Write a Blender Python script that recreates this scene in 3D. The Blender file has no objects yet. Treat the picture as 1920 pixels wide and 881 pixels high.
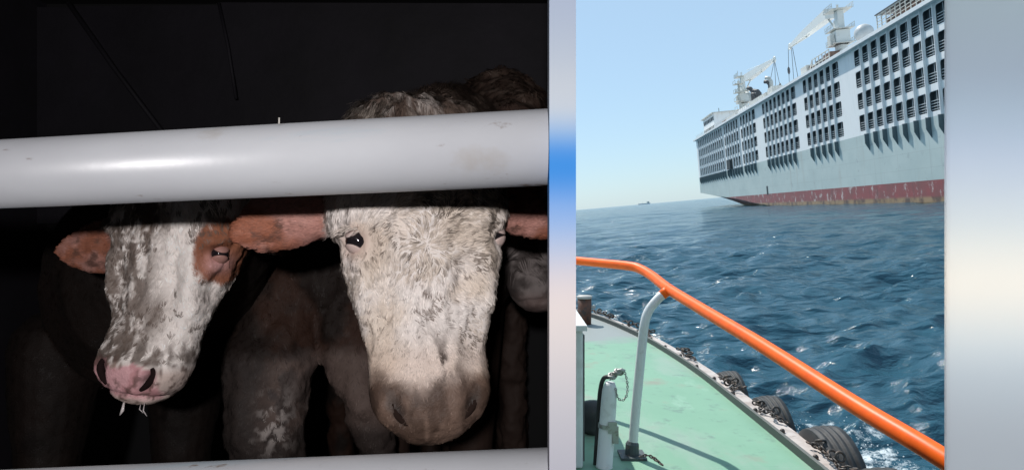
import bpy, bmesh, math, random
import numpy as np
from mathutils import Vector, Matrix
R = math.radians
random.seed(7); RNG = np.random.default_rng(7)
scene = bpy.context.scene
col = scene.collection

# ------------------------------------------------------------------ camera
F = 1250.0                      # focal length in photo pixels (1920 wide)
PX, PY = 960.0, 404.3           # where the optical axis meets the horizon
ROLL = R(5.0)                   # the boat (and the camera on it) heels 5 degrees
EYE = 3.2                       # eye above the sea
cam_d = bpy.data.cameras.new('camera'); cam = bpy.data.objects.new('camera', cam_d); col.objects.link(cam)
cam_d.sensor_width = 36; cam_d.lens = 36*F/1920; cam_d.shift_y = (PY-440.5)/1920
cam_d.clip_start = .05; cam_d.clip_end = 60000
HEEL = Matrix.Rotation(ROLL, 4, 'Y')
cam.matrix_world = Matrix.Translation((0, 0, EYE)) @ HEEL @ Matrix.Rotation(R(90), 4, 'X')
scene.camera = cam

# ------------------------------------------------------------------ sky, sun, exposure
SUN_EL = R(56); SUN_AZ = R(111)           # azimuth of the sun, counter-clockwise from +X
world = bpy.data.worlds.new('World'); scene.world = world; world.use_nodes = True
wn = world.node_tree.nodes; wl = world.node_tree.links
sky = wn.new('ShaderNodeTexSky'); sky.sky_type = 'NISHITA'; sky.sun_disc = False
sky.sun_elevation = SUN_EL; sky.sun_rotation = R(90)-SUN_AZ
sky.air_density = 1.0; sky.dust_density = .4; sky.ozone_density = 2.0
bgd = wn['Background']; bgd.inputs['Strength'].default_value = .15
tint = wn.new('ShaderNodeMix'); tint.data_type = 'RGBA'; tint.blend_type = 'MULTIPLY'; tint.inputs['Factor'].default_value = 1; tint.inputs['B'].default_value = (.76, .86, .98, 1)
hz = wn.new('ShaderNodeMix'); hz.data_type = 'RGBA'; hz.inputs['Factor'].default_value = .62; hz.inputs['B'].default_value = (.53/.15, .735/.15, .865/.15, 1)   # even summer haze
wl.new(sky.outputs[0], tint.inputs['A']); wl.new(tint.outputs['Result'], hz.inputs['A']); wl.new(hz.outputs['Result'], bgd.inputs['Color'])
sun_d = bpy.data.lights.new('sun', 'SUN'); sun_d.energy = 5.0; sun_d.angle = R(.5); sun_d.color = (1, .96, .9)
sun = bpy.data.objects.new('sun', sun_d); col.objects.link(sun)
to_sun = Vector((math.cos(SUN_EL)*math.cos(SUN_AZ), math.cos(SUN_EL)*math.sin(SUN_AZ), math.sin(SUN_EL)))
sun.rotation_euler = to_sun.to_track_quat('Z', 'Y').to_euler(); sun.location = (-10, 20, 40)
vs = scene.view_settings; vs.view_transform = 'Standard'; vs.look = 'None'; vs.exposure = 0.0; vs.gamma = 1; vs.use_curve_mapping = False

# ------------------------------------------------------------------ helpers
def lin(r, g, b):
    f = lambda c: (c/255/12.92) if c/255 <= .04045 else ((c/255+.055)/1.055)**2.4
    return (f(r), f(g), f(b))
def ray(px, py):                # direction of a photo pixel, in the heeled boat frame
    return Vector(((px-PX)/F, 1, (PY-py)/F))
def P(px, py, y):               # boat-frame point on that ray at distance y
    return ray(px, py)*y
def W(p):                       # boat frame -> world
    return HEEL @ Vector(p) + Vector((0, 0, EYE))

class MB:
    def __init__(s): s.v = []; s.f = []
    def add(s, v, f):
        o = len(s.v); s.v += [tuple(p) for p in v]; s.f += [tuple(i+o for i in q) for q in f]; return s
    def box(s, x0, x1, y0, y1, z0, z1, M=None, bev=0):
        v = [Vector((x, y, z)) for x in (x0, x1) for y in (y0, y1) for z in (z0, z1)]
        if M: v = [M @ p for p in v]
        return s.add(v, [(0,1,3,2),(4,6,7,5),(0,4,5,1),(2,3,7,6),(0,2,6,4),(1,5,7,3)])
    def tube(s, pts, r, n=10, cap=True):
        pts = [Vector(p) for p in pts]; rs = r if isinstance(r, (list, tuple)) else [r]*len(pts)
        v = []; N = len(pts); up = None
        for i, p in enumerate(pts):
            t = (pts[min(i+1, N-1)]-pts[max(i-1, 0)]).normalized()
            if up is None:
                a = Vector((0, 0, 1)) if abs(t.z) < .9 else Vector((0, 1, 0)); up = (a-t*a.dot(t)).normalized()
            else: up = (up-t*up.dot(t)).normalized()
            sd = t.cross(up)
            for k in range(n):
                a = 2*math.pi*k/n; v.append(p+(up*math.cos(a)+sd*math.sin(a))*rs[i])
        f = [(i*n+k, i*n+(k+1) % n, (i+1)*n+(k+1) % n, (i+1)*n+k) for i in range(N-1) for k in range(n)]
        if cap: f += [tuple(range(n))[::-1], tuple((N-1)*n+k for k in range(n))]
        return s.add(v, f)
    def lathe(s, prof, n=24, M=None):   # profile (r, z) about local z
        v = []
        for (r, z) in prof:
            for k in range(n):
                a = 2*math.pi*k/n; q = Vector((r*math.cos(a), r*math.sin(a), z)); v.append(M @ q if M else q)
        m = len(prof)
        f = [(i*n+k, i*n+(k+1) % n, (i+1)*n+(k+1) % n, (i+1)*n+k) for i in range(m-1) for k in range(n)]
        if prof[0][0] > 1e-6 and prof[0] != prof[-1]: f += [tuple(range(n))[::-1], tuple((m-1)*n+k for k in range(n))]
        return s.add(v, f)
    def torus(s, R0, r, M, nu=12, nv=6, sx=1.0):
        v = []
        for i in range(nu):
            a = 2*math.pi*i/nu
            for j in range(nv):
                b = 2*math.pi*j/nv; q = Vector(((R0*sx+r*math.cos(b))*math.cos(a) if sx == 1 else R0*sx*math.cos(a)+r*math.cos(b)*math.cos(a), (R0+r*math.cos(b))*math.sin(a), r*math.sin(b))); v.append(M @ q)
        f = [(i*nv+j, ((i+1) % nu)*nv+j, ((i+1) % nu)*nv+(j+1) % nv, i*nv+(j+1) % nv) for i in range(nu) for j in range(nv)]
        return s.add(v, f)
    def mesh(s, name, mat, smooth=False):
        me = bpy.data.meshes.new(name); me.from_pydata(s.v, [], s.f); me.validate()
        bm = bmesh.new(); bm.from_mesh(me); bmesh.ops.recalc_face_normals(bm, faces=bm.faces); bm.to_mesh(me); bm.free()
        if mat: me.materials.append(mat)
        if smooth:
            me.shade_smooth() if smooth is True else None
        return me
    def obj(s, name, mat, parent=None, smooth=False, bevel=0):
        me = s.mesh(name, mat, smooth); o = bpy.data.objects.new(name, me); col.objects.link(o)
        if parent: o.parent = parent
        if bevel:
            b = o.modifiers.new('bevel', 'BEVEL'); b.width = bevel; b.segments = 2; b.limit_method = 'ANGLE'
        return o
def tag(o, label=None, cat=None, group=None, kind=None):
    if label: o['label'] = label
    if cat: o['category'] = cat
    if group: o['group'] = group
    if kind: o['kind'] = kind
    return o
def empty(name, loc=(0, 0, 0), rot=(0, 0, 0)):
    o = bpy.data.objects.new(name, None); col.objects.link(o); o.location = loc; o.rotation_euler = rot; o.empty_display_size = .1
    return o
def boat(name, base=(0, 0, 0)):            # an Empty in the heeled boat frame; children use coordinates relative to base
    return empty(name, W(base), (0, ROLL, 0))
def shift(o, base):                        # mesh modelled in boat-frame coordinates -> relative to its base
    o.location = -Vector(base); return o
def alone(o):                              # top-level mesh modelled in boat-frame coordinates
    me = o.data; co = np.array([v.co[:] for v in me.vertices]); c = co.mean(0); c[2] = co[:, 2].min()
    me.transform(Matrix.Translation(-Vector(c))); o.location = W(c); o.rotation_euler = (0, ROLL, 0); return o

# ------------------------------------------------------------------ materials
def mat(name, color, rough=.5, metal=0, noise=None, bump=None, spec=None):
    """noise: (scale, colour2, lo, hi[, stretch]); bump: (scale, strength)"""
    m = bpy.data.materials.new(name); m.use_nodes = True; nt = m.node_tree; b = nt.nodes['Principled BSDF']
    b.inputs['Base Color'].default_value = (*color, 1); b.inputs['Roughness'].default_value = rough; b.inputs['Metallic'].default_value = metal
    if spec is not None: b.inputs['Specular IOR Level'].default_value = spec
    tc = nt.nodes.new('ShaderNodeTexCoord')
    last = None
    for nz in (noise or []):
        mp = nt.nodes.new('ShaderNodeMapping'); mp.inputs['Scale'].default_value = nz[4] if len(nz) > 4 else (1, 1, 1)
        nt.links.new(tc.outputs['Object'], mp.inputs['Vector'])
        n = nt.nodes.new('ShaderNodeTexNoise'); n.inputs['Scale'].default_value = nz[0]; n.inputs['Detail'].default_value = 6; n.inputs['Roughness'].default_value = .62
        nt.links.new(mp.outputs[0], n.inputs['Vector'])
        mr = nt.nodes.new('ShaderNodeMapRange'); mr.inputs['From Min'].default_value = nz[2]; mr.inputs['From Max'].default_value = nz[3]
        nt.links.new(n.outputs['Fac'], mr.inputs['Value'])
        mx = nt.nodes.new('ShaderNodeMix'); mx.data_type = 'RGBA'; mx.inputs['B'].default_value = (*nz[1], 1)
        nt.links.new(mr.outputs[0], mx.inputs['Factor'])
        if last: nt.links.new(last, mx.inputs['A'])
        else: mx.inputs['A'].default_value = (*color, 1)
        last = mx.outputs['Result']
    if last: nt.links.new(last, b.inputs['Base Color'])
    if bump:
        n = nt.nodes.new('ShaderNodeTexNoise'); n.inputs['Scale'].default_value = bump[0]; n.inputs['Detail'].default_value = 5
        nt.links.new(tc.outputs['Object'], n.inputs['Vector'])
        bp = nt.nodes.new('ShaderNodeBump'); bp.inputs['Strength'].default_value = bump[1]; bp.inputs['Distance'].default_value = bump[2] if len(bump) > 2 else .01
        nt.links.new(n.outputs['Fac'], bp.inputs['Height']); nt.links.new(bp.outputs[0], b.inputs['Normal'])
    return m
M = {}
M['white'] = mat('ship_white', (.84, .84, .83), .45, noise=[(.35, (.74, .76, .76), .5, .75, (1, 1, .3)), (2.2, (.58, .50, .42), .60, .80, (1, 1, .10)), (.9, (.5, .42, .34), .68, .80, (1, 1, .16))])
M['fin'] = mat('fin_white', (.86, .87, .87), .45, noise=[(.5, (.66, .69, .7), .5, .8, (1, 1, .2))])
M['fin_low'] = mat('fin_foot_shaded', (.10, .14, .155), .5, noise=[(.8, (.08, .11, .12), .5, .8, (1, 1, .2))])  # hull grey darkened to paint in the shade on the feet
M['dark'] = mat('opening_dark', (.035, .05, .058), .8)
M['slat'] = mat('slat_white', (.5, .53, .54), .5)
M['gear'] = mat('deck_gear', (.62, .62, .58), .5, noise=[(.8, (.45, .42, .38), .5, .8)])
M['crane'] = mat('crane_cream', (.76, .77, .74), .45, noise=[(.6, (.6, .58, .52), .55, .8)])
M['gear_dark'] = mat('deck_gear_dark', (.09, .09, .095), .6)
M['gear_rust'] = mat('deck_gear_rust', (.26, .15, .11), .7, noise=[(1.2, (.1, .07, .06), .45, .6)])
M['orange'] = mat('rail_orange', (1.0, .15, .010), .42, spec=.25, noise=[(9, (.86, .105, .012), .45, .75), (60, (.6, .12, .04), .7, .8)], bump=(50, .05, .004))
M['stanchion'] = mat('stanchion_white', (.70, .72, .71), .4, noise=[(12, (.5, .5, .47), .55, .8), (40, (.3, .2, .14), .7, .8)], bump=(40, .08, .004))
M['rubber'] = mat('tyre_rubber', (.028, .029, .031), .65, noise=[(5, (.075, .075, .072), .45, .75)], bump=(30, .2, .01))
M['chain'] = mat('chain_steel', (.06, .055, .052), .55, .5, noise=[(30, (.16, .11, .08), .5, .7)])
M['chain_pale'] = mat('chain_galvanised', (.42, .42, .40), .45, .6, noise=[(30, (.25, .22, .19), .5, .7)])
M['rust'] = mat('rust_iron', (.14, .055, .032), .6, .1, noise=[(9, (.05, .035, .03), .45, .6), (6, (.3, .27, .25), .62, .75)])
M['cap'] = mat('bollard_cap', (.42, .40, .37), .5, noise=[(9, (.25, .18, .14), .5, .7)])
M['hullside'] = mat('tug_side', (.05, .055, .06), .5)
M['shoe'] = mat('stanchion_shoe', (.06, .075, .08), .55, noise=[(20, (.2, .13, .1), .55, .7)])

# ================================================================== THE SEA
def build_sea():
    az = np.concatenate([np.arange(-180, -12, 8.), np.arange(-12, 46, .13), np.arange(46, 180, 8.)])   # clockwise from +Y
    r = [1.6]
    while r[-1] < 2600: r.append(r[-1]*1.0085 + .004)
    r += [4000, 7000, 12000, 22000, 40000]
    r = np.array(r); A, Rr = np.meshgrid(np.radians(az), r, indexing='ij')
    X = Rr*np.sin(A); Y = Rr*np.cos(A); Z = np.zeros_like(X)
    sp = np.maximum(Rr*.0085, .012)
    rng = np.random.default_rng(3); dx = np.zeros_like(X); dy = np.zeros_like(X)
    for i in range(110):
        lam = .32*(36**(i/109.))*(1+.1*rng.normal()); th = R(-72)+rng.normal()*.55     # mean travel direction
        k = 2*math.pi/lam; amp = .0135*lam**.58*(1 if lam < 2 else .58)*(.6+.8*rng.random()); ph = rng.random()*6.283
        att = np.clip((lam/sp-2.5)/3, 0, 1)
        q = k*(X*math.cos(th)+Y*math.sin(th))+ph
        Z += att*amp*np.cos(q); dx -= att*amp*.62*math.cos(th)*np.sin(q); dy -= att*amp*.62*math.sin(th)*np.sin(q)
    gust = .75+.35*np.sin(X*.045+1.3*np.sin(Y*.03))*np.sin(Y*.037+.5)
    Z *= gust; crest = np.clip((Z-np.quantile(Z[40:400, 100:600], .9925))/.06, 0, 1)
    X = X+dx*gust; Y = Y+dy*gust
    na, nr = X.shape
    v = np.stack([X, Y, Z], -1).reshape(-1, 3)
    i, j = np.meshgrid(np.arange(na), np.arange(nr-1), indexing='ij'); i2 = (i+1) % na
    f = np.stack([i*nr+j, i*nr+j+1, i2*nr+j+1, i2*nr+j], -1).reshape(-1, 4)
    me = bpy.data.meshes.new('sea'); fast_mesh(me, v, f)
    at = me.attributes.new('crest', 'FLOAT', 'POINT'); at.data.foreach_set('value', crest.ravel().astype(np.float32))
    o = bpy.data.objects.new('sea', me); col.objects.link(o); me.shade_smooth()
    m = bpy.data.materials.new('sea_water'); m.use_nodes = True; nt = m.node_tree; b = nt.nodes['Principled BSDF']; L = nt.links.new
    b.inputs['Roughness'].default_value = .12; b.inputs['IOR'].default_value = 1.33
    geo = nt.nodes.new('ShaderNodeNewGeometry')
    def noise(scale, detail, rough=.6, vec=None, stretch=(1, 1, 1), rot=0):
        mp = nt.nodes.new('ShaderNodeMapping'); mp.inputs['Scale'].default_value = stretch; mp.inputs['Rotation'].default_value = (0, 0, rot)
        L(geo.outputs['Position'], mp.inputs['Vector'])
        n = nt.nodes.new('ShaderNodeTexNoise'); n.inputs['Scale'].default_value = scale; n.inputs['Detail'].default_value = detail; n.inputs['Roughness'].default_value = rough
        L(mp.outputs[0], n.inputs['Vector']); return n.outputs['Fac']
    def mth(op, a, bb):
        n = nt.nodes.new('ShaderNodeMath'); n.operation = op
        for k, q in ((0, a), (1, bb)):
            if isinstance(q, (int, float)): n.inputs[k].default_value = q
            else: L(q, n.inputs[k])
        return n.outputs[0]
    def rng_(val, a, c, d=0, e=1):
        n = nt.nodes.new('ShaderNodeMapRange'); n.inputs['From Min'].default_value = a; n.inputs['From Max'].default_value = c; n.inputs['To Min'].default_value = d; n.inputs['To Max'].default_value = e
        L(val, n.inputs['Value']); return n.outputs[0]
    b1 = nt.nodes.new('ShaderNodeBump'); b1.inputs['Strength'].default_value = .7; b1.inputs['Distance'].default_value = .25
    L(noise(1.3, 6, .62, stretch=(.6, 1.25, 1), rot=R(-18)), b1.inputs['Height'])
    b2 = nt.nodes.new('ShaderNodeBump'); b2.inputs['Strength'].default_value = .5; b2.inputs['Distance'].default_value = .03
    L(noise(9, 4, .6, stretch=(.7, 1.2, 1), rot=R(-18)), b2.inputs['Height']); L(b1.outputs[0], b2.inputs['Normal'])
    b3 = nt.nodes.new('ShaderNodeBump'); b3.inputs['Strength'].default_value = 1.0; b3.inputs['Distance'].default_value = 1.6
    L(noise(.16, 5, .65, stretch=(.55, 1.3, 1), rot=R(-18)), b3.inputs['Height']); L(b2.outputs[0], b3.inputs['Normal'])
    L(b3.outputs[0], b.inputs['Normal'])
    # foam: on the crests, and churned up along the boat's side
    ca = nt.nodes.new('ShaderNodeAttribute'); ca.attribute_name = 'crest'
    foam1 = mth('MULTIPLY', ca.outputs['Fac'], rng_(noise(5, 6, .75), .5, .62))
    sx = nt.nodes.new('ShaderNodeSeparateXYZ'); L(geo.outputs['Position'], sx.inputs[0])
    wx = mth('MULTIPLY', rng_(sx.outputs['X'], 2.3, 3.2), rng_(sx.outputs['X'], 4.1, 5.6, 1, 0))
    wy = mth('MULTIPLY', rng_(sx.outputs['Y'], 4.0, 6.5), rng_(sx.outputs['Y'], 8.4, 10.2, 1, 0))
    wk = mth('MULTIPLY', wx, wy)
    thr = mth('SUBTRACT', .67, mth('MULTIPLY', wk, .27))
    foam2 = rng_(mth('SUBTRACT', noise(3.2, 9, .78), thr), 0, .10)
    foam2 = mth('MULTIPLY', foam2, rng_(wk, .02, .2))
    foam = mth('MINIMUM', mth('ADD', mth('MULTIPLY', foam1, .45), foam2), 1.0)
    mx = nt.nodes.new('ShaderNodeMix'); mx.data_type = 'RGBA'; mx.inputs['A'].default_value = (.022, .080, .118, 1); mx.inputs['B'].default_value = (.62, .68, .70, 1)
    L(foam, mx.inputs['Factor']); L(mx.outputs['Result'], b.inputs['Base Color'])
    L(rng_(foam, 0, 1, .12, .7), b.inputs['Roughness'])
    me.materials.append(m); o['kind'] = 'structure'
def fast_mesh(me, v, f):
    v = np.asarray(v, np.float32); f = np.asarray(f, np.int32); n = f.shape[1]
    me.vertices.add(len(v)); me.vertices.foreach_set('co', v.ravel())
    me.loops.add(f.size); me.loops.foreach_set('vertex_index', f.ravel())
    me.polygons.add(len(f)); me.polygons.foreach_set('loop_start', np.arange(0, f.size, n, dtype=np.int32))
    me.update(calc_edges=True); me.validate()
build_sea()

# ================================================================== THE LIVESTOCK SHIP
SX0, SK = 48.6, .0992
ship = empty('livestock_ship', (SX0, 0, 0), (0, 0, -math.atan(SK)))
tag(ship, 'large grey and white livestock carrier ship with rows of louvred openings lying on the sea', 'ship')
NS = math.sqrt(1+SK*SK)
def S(s): return s*NS
SHIP_INV = (Matrix.Translation((SX0, 0, 0)) @ Matrix.Rotation(-math.atan(SK), 4, 'Z')).inverted()
def SP(px, py, xin):                      # ship-frame point on a photo ray, xin metres inboard of the ship's side
    o = SHIP_INV @ Vector((0, 0, EYE)); d = SHIP_INV.to_3x3() @ (HEEL.to_3x3() @ ray(px, py)); t = (xin-o.x)/d.x
    return o+d*t
Y0, Y1 = S(50), S(262); BEAM = 30
# hull: sections lofted along the ship
def hull():
    mb = MB(); ys = [Y0, Y0+4, Y0+10, Y0+20, 110, 140, 165, S(180), S(190), S(203), S(216), S(230), S(245), Y1]
    secs = []
    for y in ys:
        bow = max(0, (Y0+20-y)/20)**2*9
        kn = np.interp(y, [S(170), S(180), S(203), S(230), S(258), Y1], [-1.5, .6, 2.3, 3.7, 5.4, 5.6])   # height of the knuckle
        tuck = np.interp(y, [S(170), S(190), S(262)], [0.0, 5, 13])
        low = np.interp(y, [S(170), S(205), S(262)], [-3, -2.5, 3.2])
        a = [(bow, 11.5), (bow, 6), (bow, max(kn, 0.001)+.02), (bow+.03, kn if kn > 0 else -.2), (bow+tuck*.5+.05, (kn+low)/2-.15), (bow+tuck+.1, low)]
        sec = a + [(BEAM-x, z) for x, z in a[::-1]]
        secs.append([(x, y, z) for x, z in sec])
    n = len(secs[0]); v = [p for s_ in secs for p in s_]; f = []
    for i in range(len(secs)-1):
        for k in range(n): f.append((i*n+k, i*n+(k+1) % n, (i+1)*n+(k+1) % n, (i+1)*n+k))
    f += [tuple(range(n)), tuple((len(secs)-1)*n+k for k in range(n))]
    mb.add(v, f)
    m = bpy.data.materials.new('hull_paint'); m.use_nodes = True; nt = m.node_tree; b = nt.nodes['Principled BSDF']; L = nt.links.new
    b.inputs['Roughness'].default_value = .45
    tc = nt.nodes.new('ShaderNodeTexCoord'); sp = nt.nodes.new('ShaderNodeSeparateXYZ'); L(tc.outputs['Object'], sp.inputs[0])
    def noise(scale, stretch, detail=6, rough=.6):
        mp = nt.nodes.new('ShaderNodeMapping'); mp.inputs['Scale'].default_value = stretch; L(tc.outputs['Object'], mp.inputs['Vector'])
        n_ = nt.nodes.new('ShaderNodeTexNoise'); n_.inputs['Scale'].default_value = scale; n_.inputs['Detail'].default_value = detail; n_.inputs['Roughness'].default_value = rough
        L(mp.outputs[0], n_.inputs['Vector']); return n_.outputs['Fac']
    def rg(val, a, c, d=0, e=1):
        n_ = nt.nodes.new('ShaderNodeMapRange'); n_.inputs['From Min'].default_value = a; n_.inputs['From Max'].default_value = c; n_.inputs['To Min'].default_value = d; n_.inputs['To Max'].default_value = e
        L(val, n_.inputs['Value']); return n_.outputs[0]
    def mix(fac, A, B):
        n_ = nt.nodes.new('ShaderNodeMix'); n_.data_type = 'RGBA'
        if isinstance(fac, float): n_.inputs['Factor'].default_value = fac
        else: L(fac, n_.inputs['Factor'])
        for k, q in (('A', A), ('B', B)):
            if isinstance(q, tuple): n_.inputs[k].default_value = (*q, 1)
            else: L(q, n_.inputs[k])
        return n_.outputs['Result']
    def mul(a, c):
        n_ = nt.nodes.new('ShaderNodeMath'); n_.operation = 'MULTIPLY'; L(a, n_.inputs[0])
        if isinstance(c, (int, float)): n_.inputs[1].default_value = c
        else: L(c, n_.inputs[1])
        return n_.outputs[0]
    grey = mix(rg(noise(.12, (1, 1, 1.5)), .4, .7), (.49, .565, .545), (.42, .50, .485))
    grey = mix(mul(rg(noise(.9, (1, 1, .06), 4), .62, .8), .45), grey, (.24, .25, .24))          # vertical streaks
    grey = mix(mul(rg(noise(.5, (1, 1, 1)), .62, .68), .5), grey, (.3, .35, .36))
    grey = mix(mul(rg(noise(1.6, (1, .25, 2.5), 5), .66, .70), .6), grey, (.20, .19, .17))
    grey = mix(mul(rg(noise(.28, (1, 1, .10), 7), .58, .74), .55), grey, (.36, .30, .24))
    bk_ = nt.nodes.new('ShaderNodeTexBrick'); cmb = nt.nodes.new('ShaderNodeCombineXYZ'); L(sp.outputs['Y'], cmb.inputs[0]); L(sp.outputs['Z'], cmb.inputs[1]); L(cmb.outputs[0], bk_.inputs['Vector'])
    bk_.inputs['Scale'].default_value = 1; bk_.inputs['Brick Width'].default_value = 9.6; bk_.inputs['Row Height'].default_value = 2.4; bk_.inputs['Mortar Size'].default_value = .05; bk_.inputs['Mortar Smooth'].default_value = .6
    grey = mix(mul(bk_.outputs['Fac'], .28), grey, (.25, .28, .28))               # scrapes
    red = mix(rg(noise(.3, (1, 1, 1.5)), .35, .7), (.30, .062, .062), (.20, .07, .065))
    red = mix(rg(noise(.55, (1, 1, .8), 8, .7), .555, .62), red, (.50, .42, .40))                # paint scraped off
    red = mix(mul(rg(noise(1.1, (1, 1, .1), 4), .55, .75), .6), red, (.08, .05, .05))
    low = mix(rg(noise(.35, (1, 1, 1.)), .45, .6), (.34, .22, .12), (.12, .07, .05))            # ochre weed line
    red = mix(rg(sp.outputs['Z'], .95, .55), red, low)
    fin = mix(rg(sp.outputs['Z'], 3.0, 3.06), red, grey)
    L(fin, b.inputs['Base Color'])
    o = mb.obj('hull', m, ship); o['label'] = 'grey green hull with scraped red band at the waterline'
hull()
# bays: (near y, far y, fin at the near edge?)
PITCH = 3.2
fins = [87+PITCH*k for k in range(-10, 8)] + [122.2+PITCH*k for k in range(5)] + [145.9+3.27*k for k in range(7)] + \
       [178.5+3.3*k for k in range(4)] + [193.4+3.3*k for k in range(6)] + [214.5+3.3*k for k in range(14)]
bays = [(f_-PITCH, f_) for f_ in fins if f_ > 60] + [(109.4, 112.6), (135.0, 138.2), (165.52, 168.7), (188.4, 191.6), (209.9, 213.1)]
bays = sorted(bays)
clean = []
for a, c in bays:
    if clean and a < clean[-1][1]-.02: a = clean[-1][1]
    if c-a > 2.6: clean.append((a, c))
bays = clean
ROWS = [(12.1, 14.85), (15.75, 18.5), (19.35, 22.1), (22.95, 25.7)]
ZW0, ZW1 = 11.5, 26.0
wall = MB(); openings = []
def q4(mb, y0, y1, z0, z1, x=0.0): mb.add([(x, y0, z0), (x, y1, z0), (x, y1, z1), (x, y0, z1)], [(0, 1, 2, 3)])
cur = Y0
for a, c in bays:
    a, c = S(a), S(c); w0, w1 = a+.26, c-.22
    if a > cur+.01: q4(wall, cur, a, ZW0, ZW1)
    q4(wall, a, w0, ZW0, ZW1); q4(wall, w1, c, ZW0, ZW1)
    zz = ZW0
    for z0, z1 in ROWS:
        q4(wall, w0, w1, zz, z0); openings.append((w0, w1, z0, z1)); zz = z1
    q4(wall, w0, w1, zz, ZW1); cur = c
q4(wall, cur, Y1, ZW0, ZW1)
wall.add([(0, Y1, ZW0), (BEAM, Y1, ZW0), (BEAM, Y1, ZW1), (0, Y1, ZW1)], [(0, 1, 2, 3)])
wall.add([(BEAM, Y0, ZW0), (BEAM, Y1, ZW0), (BEAM, Y1, ZW1), (BEAM, Y0, ZW1)], [(0, 1, 2, 3)])
wall.add([(0, Y0, ZW0), (BEAM, Y0, ZW0), (BEAM, Y0, ZW1), (0, Y0, ZW1)], [(0, 1, 2, 3)])
wall.obj('side_wall', M['white'], ship)
rf = MB().box(-.95, BEAM+.95, Y0-1, Y1+1.2, 26.0, 26.55).obj('roof_edge', M['white'], ship)
# one window: a rounded rim, dark recess, louvre slats over the lower half
def make_window(w, h):
    rim = MB(); c = .32; t = .07; x0, x1 = .06, .55
    def loop(m, x):
        y0, y1, z0, z1 = m, w-m, m, h-m; o = []
        for (cy, cz, a0) in ((y0+c, z0+c, 180), (y1-c, z0+c, 270), (y1-c, z1-c, 0), (y0+c, z1-c, 90)):
            for k in range(4):
                a = R(a0+30*k); o.append((x, cy+c*math.cos(a), cz+c*math.sin(a)))
        return o
    A = loop(0, .0); B = loop(t, .02); C = loop(t, x1); n = len(A)
    outer = [(0.02, 0, 0), (0.02, w, 0), (0.02, w, h), (0.02, 0, h)]
    body = MB()
    v = B+C; f = [(k, (k+1) % n, n+(k+1) % n, n+k) for k in range(n)] + [tuple(n+k for k in range(n))]
    body.add(v, f)
    # corner infill so that the opening reads as rounded
    fill = MB()
    for ci, (yy, zz, s0) in enumerate(((0, 0, 0), (w, 0, 4), (w, h, 8), (0, h, 12))):
        pts = [(.021, yy, zz)]+[(.021, B[s0+k][1], B[s0+k][2]) for k in range(4)]
        fill.add(pts, [(0, 1, 2), (0, 2, 3), (0, 3, 4)])
    for e in range(4):
        a_, b_ = outer[e], outer[(e+1) % 4]; s0 = e*4+3; s1 = ((e+1) % 4)*4
        fill.add([a_, b_, (.021, *B[s1][1:]), (.021, *B[s0][1:])], [(0, 1, 2, 3)])
    n0 = len(body.f); body.add(fill.v, fill.f)
    me = bpy.data.meshes.new('window'); me.from_pydata(body.v, [], body.f); me.materials.append(M['dark']); me.materials.append(M['white'])
    for i, p in enumerate(me.polygons): p.material_index = 1 if i >= n0 else 0
    sl = MB()
    for k in range(4):
        z = .28+k*.38
        sl.box(.10, .22, t, w-t, z, z+.09)
    sl.box(.23, .29, w*.5-.04, w*.5+.04, t, h-t)
    return me, sl.mesh('slats', M['slat'])
wcache = {}
for (w0, w1, z0, z1) in openings:
    k = (round(w1-w0, 2), round(z1-z0, 2))
    if k not in wcache: wcache[k] = make_window(w1-w0, z1-z0)
    me, sl = wcache[k]
    o = bpy.data.objects.new('window', me); col.objects.link(o); o.parent = ship; o.location = (0, w0, z0)
    s_ = bpy.data.objects.new('slats', sl); col.objects.link(s_); s_.parent = o
# fins: vertical plates, the foot below the white paint is hull grey with shade painted in and tapers into the hull
D = .34; T = .13
fu = MB().box(-D, -.003, -T/2, T/2, 11.5, 26.0).mesh('fin', M['fin'])
fl = MB().add([(x, y, z) for y in (-T/2, T/2) for x, z in ((-.003, 11.497), (-.66, 11.497), (-.66, 9.95), (-.003, 8.7))],
              [(0, 1, 2, 3), (7, 6, 5, 4), (0, 4, 5, 1), (1, 5, 6, 2), (2, 6, 7, 3), (3, 7, 4, 0)]).mesh('fin_foot', M['fin_low'])
for f_ in fins:
    if f_ < 66: continue
    o = bpy.data.objects.new('fin', fu); col.objects.link(o); o.parent = ship; o.location = (0, S(f_), 0)
    q = bpy.data.objects.new('fin_foot', fl); col.objects.link(q); q.parent = o
# large dark side port far aft, small hull port, end windows
def boxpart(name, m, y0, y1, z0, z1, x0=-.05, x1=.02, parent=ship): return MB().box(x0, x1, y0, y1, z0, z1).obj(name, m, parent)
p = SP(1371.5, 312, 0); boxpart('side_port', M['dark'], p.y-2.2, p.y+2.2, 11.6, p.z+2.0, -.93, -.02)
p = SP(1439, 357, 0); boxpart('hull_port', M['dark'], p.y-.6, p.y+.6, p.z-1.1, p.z+1.1)
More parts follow.
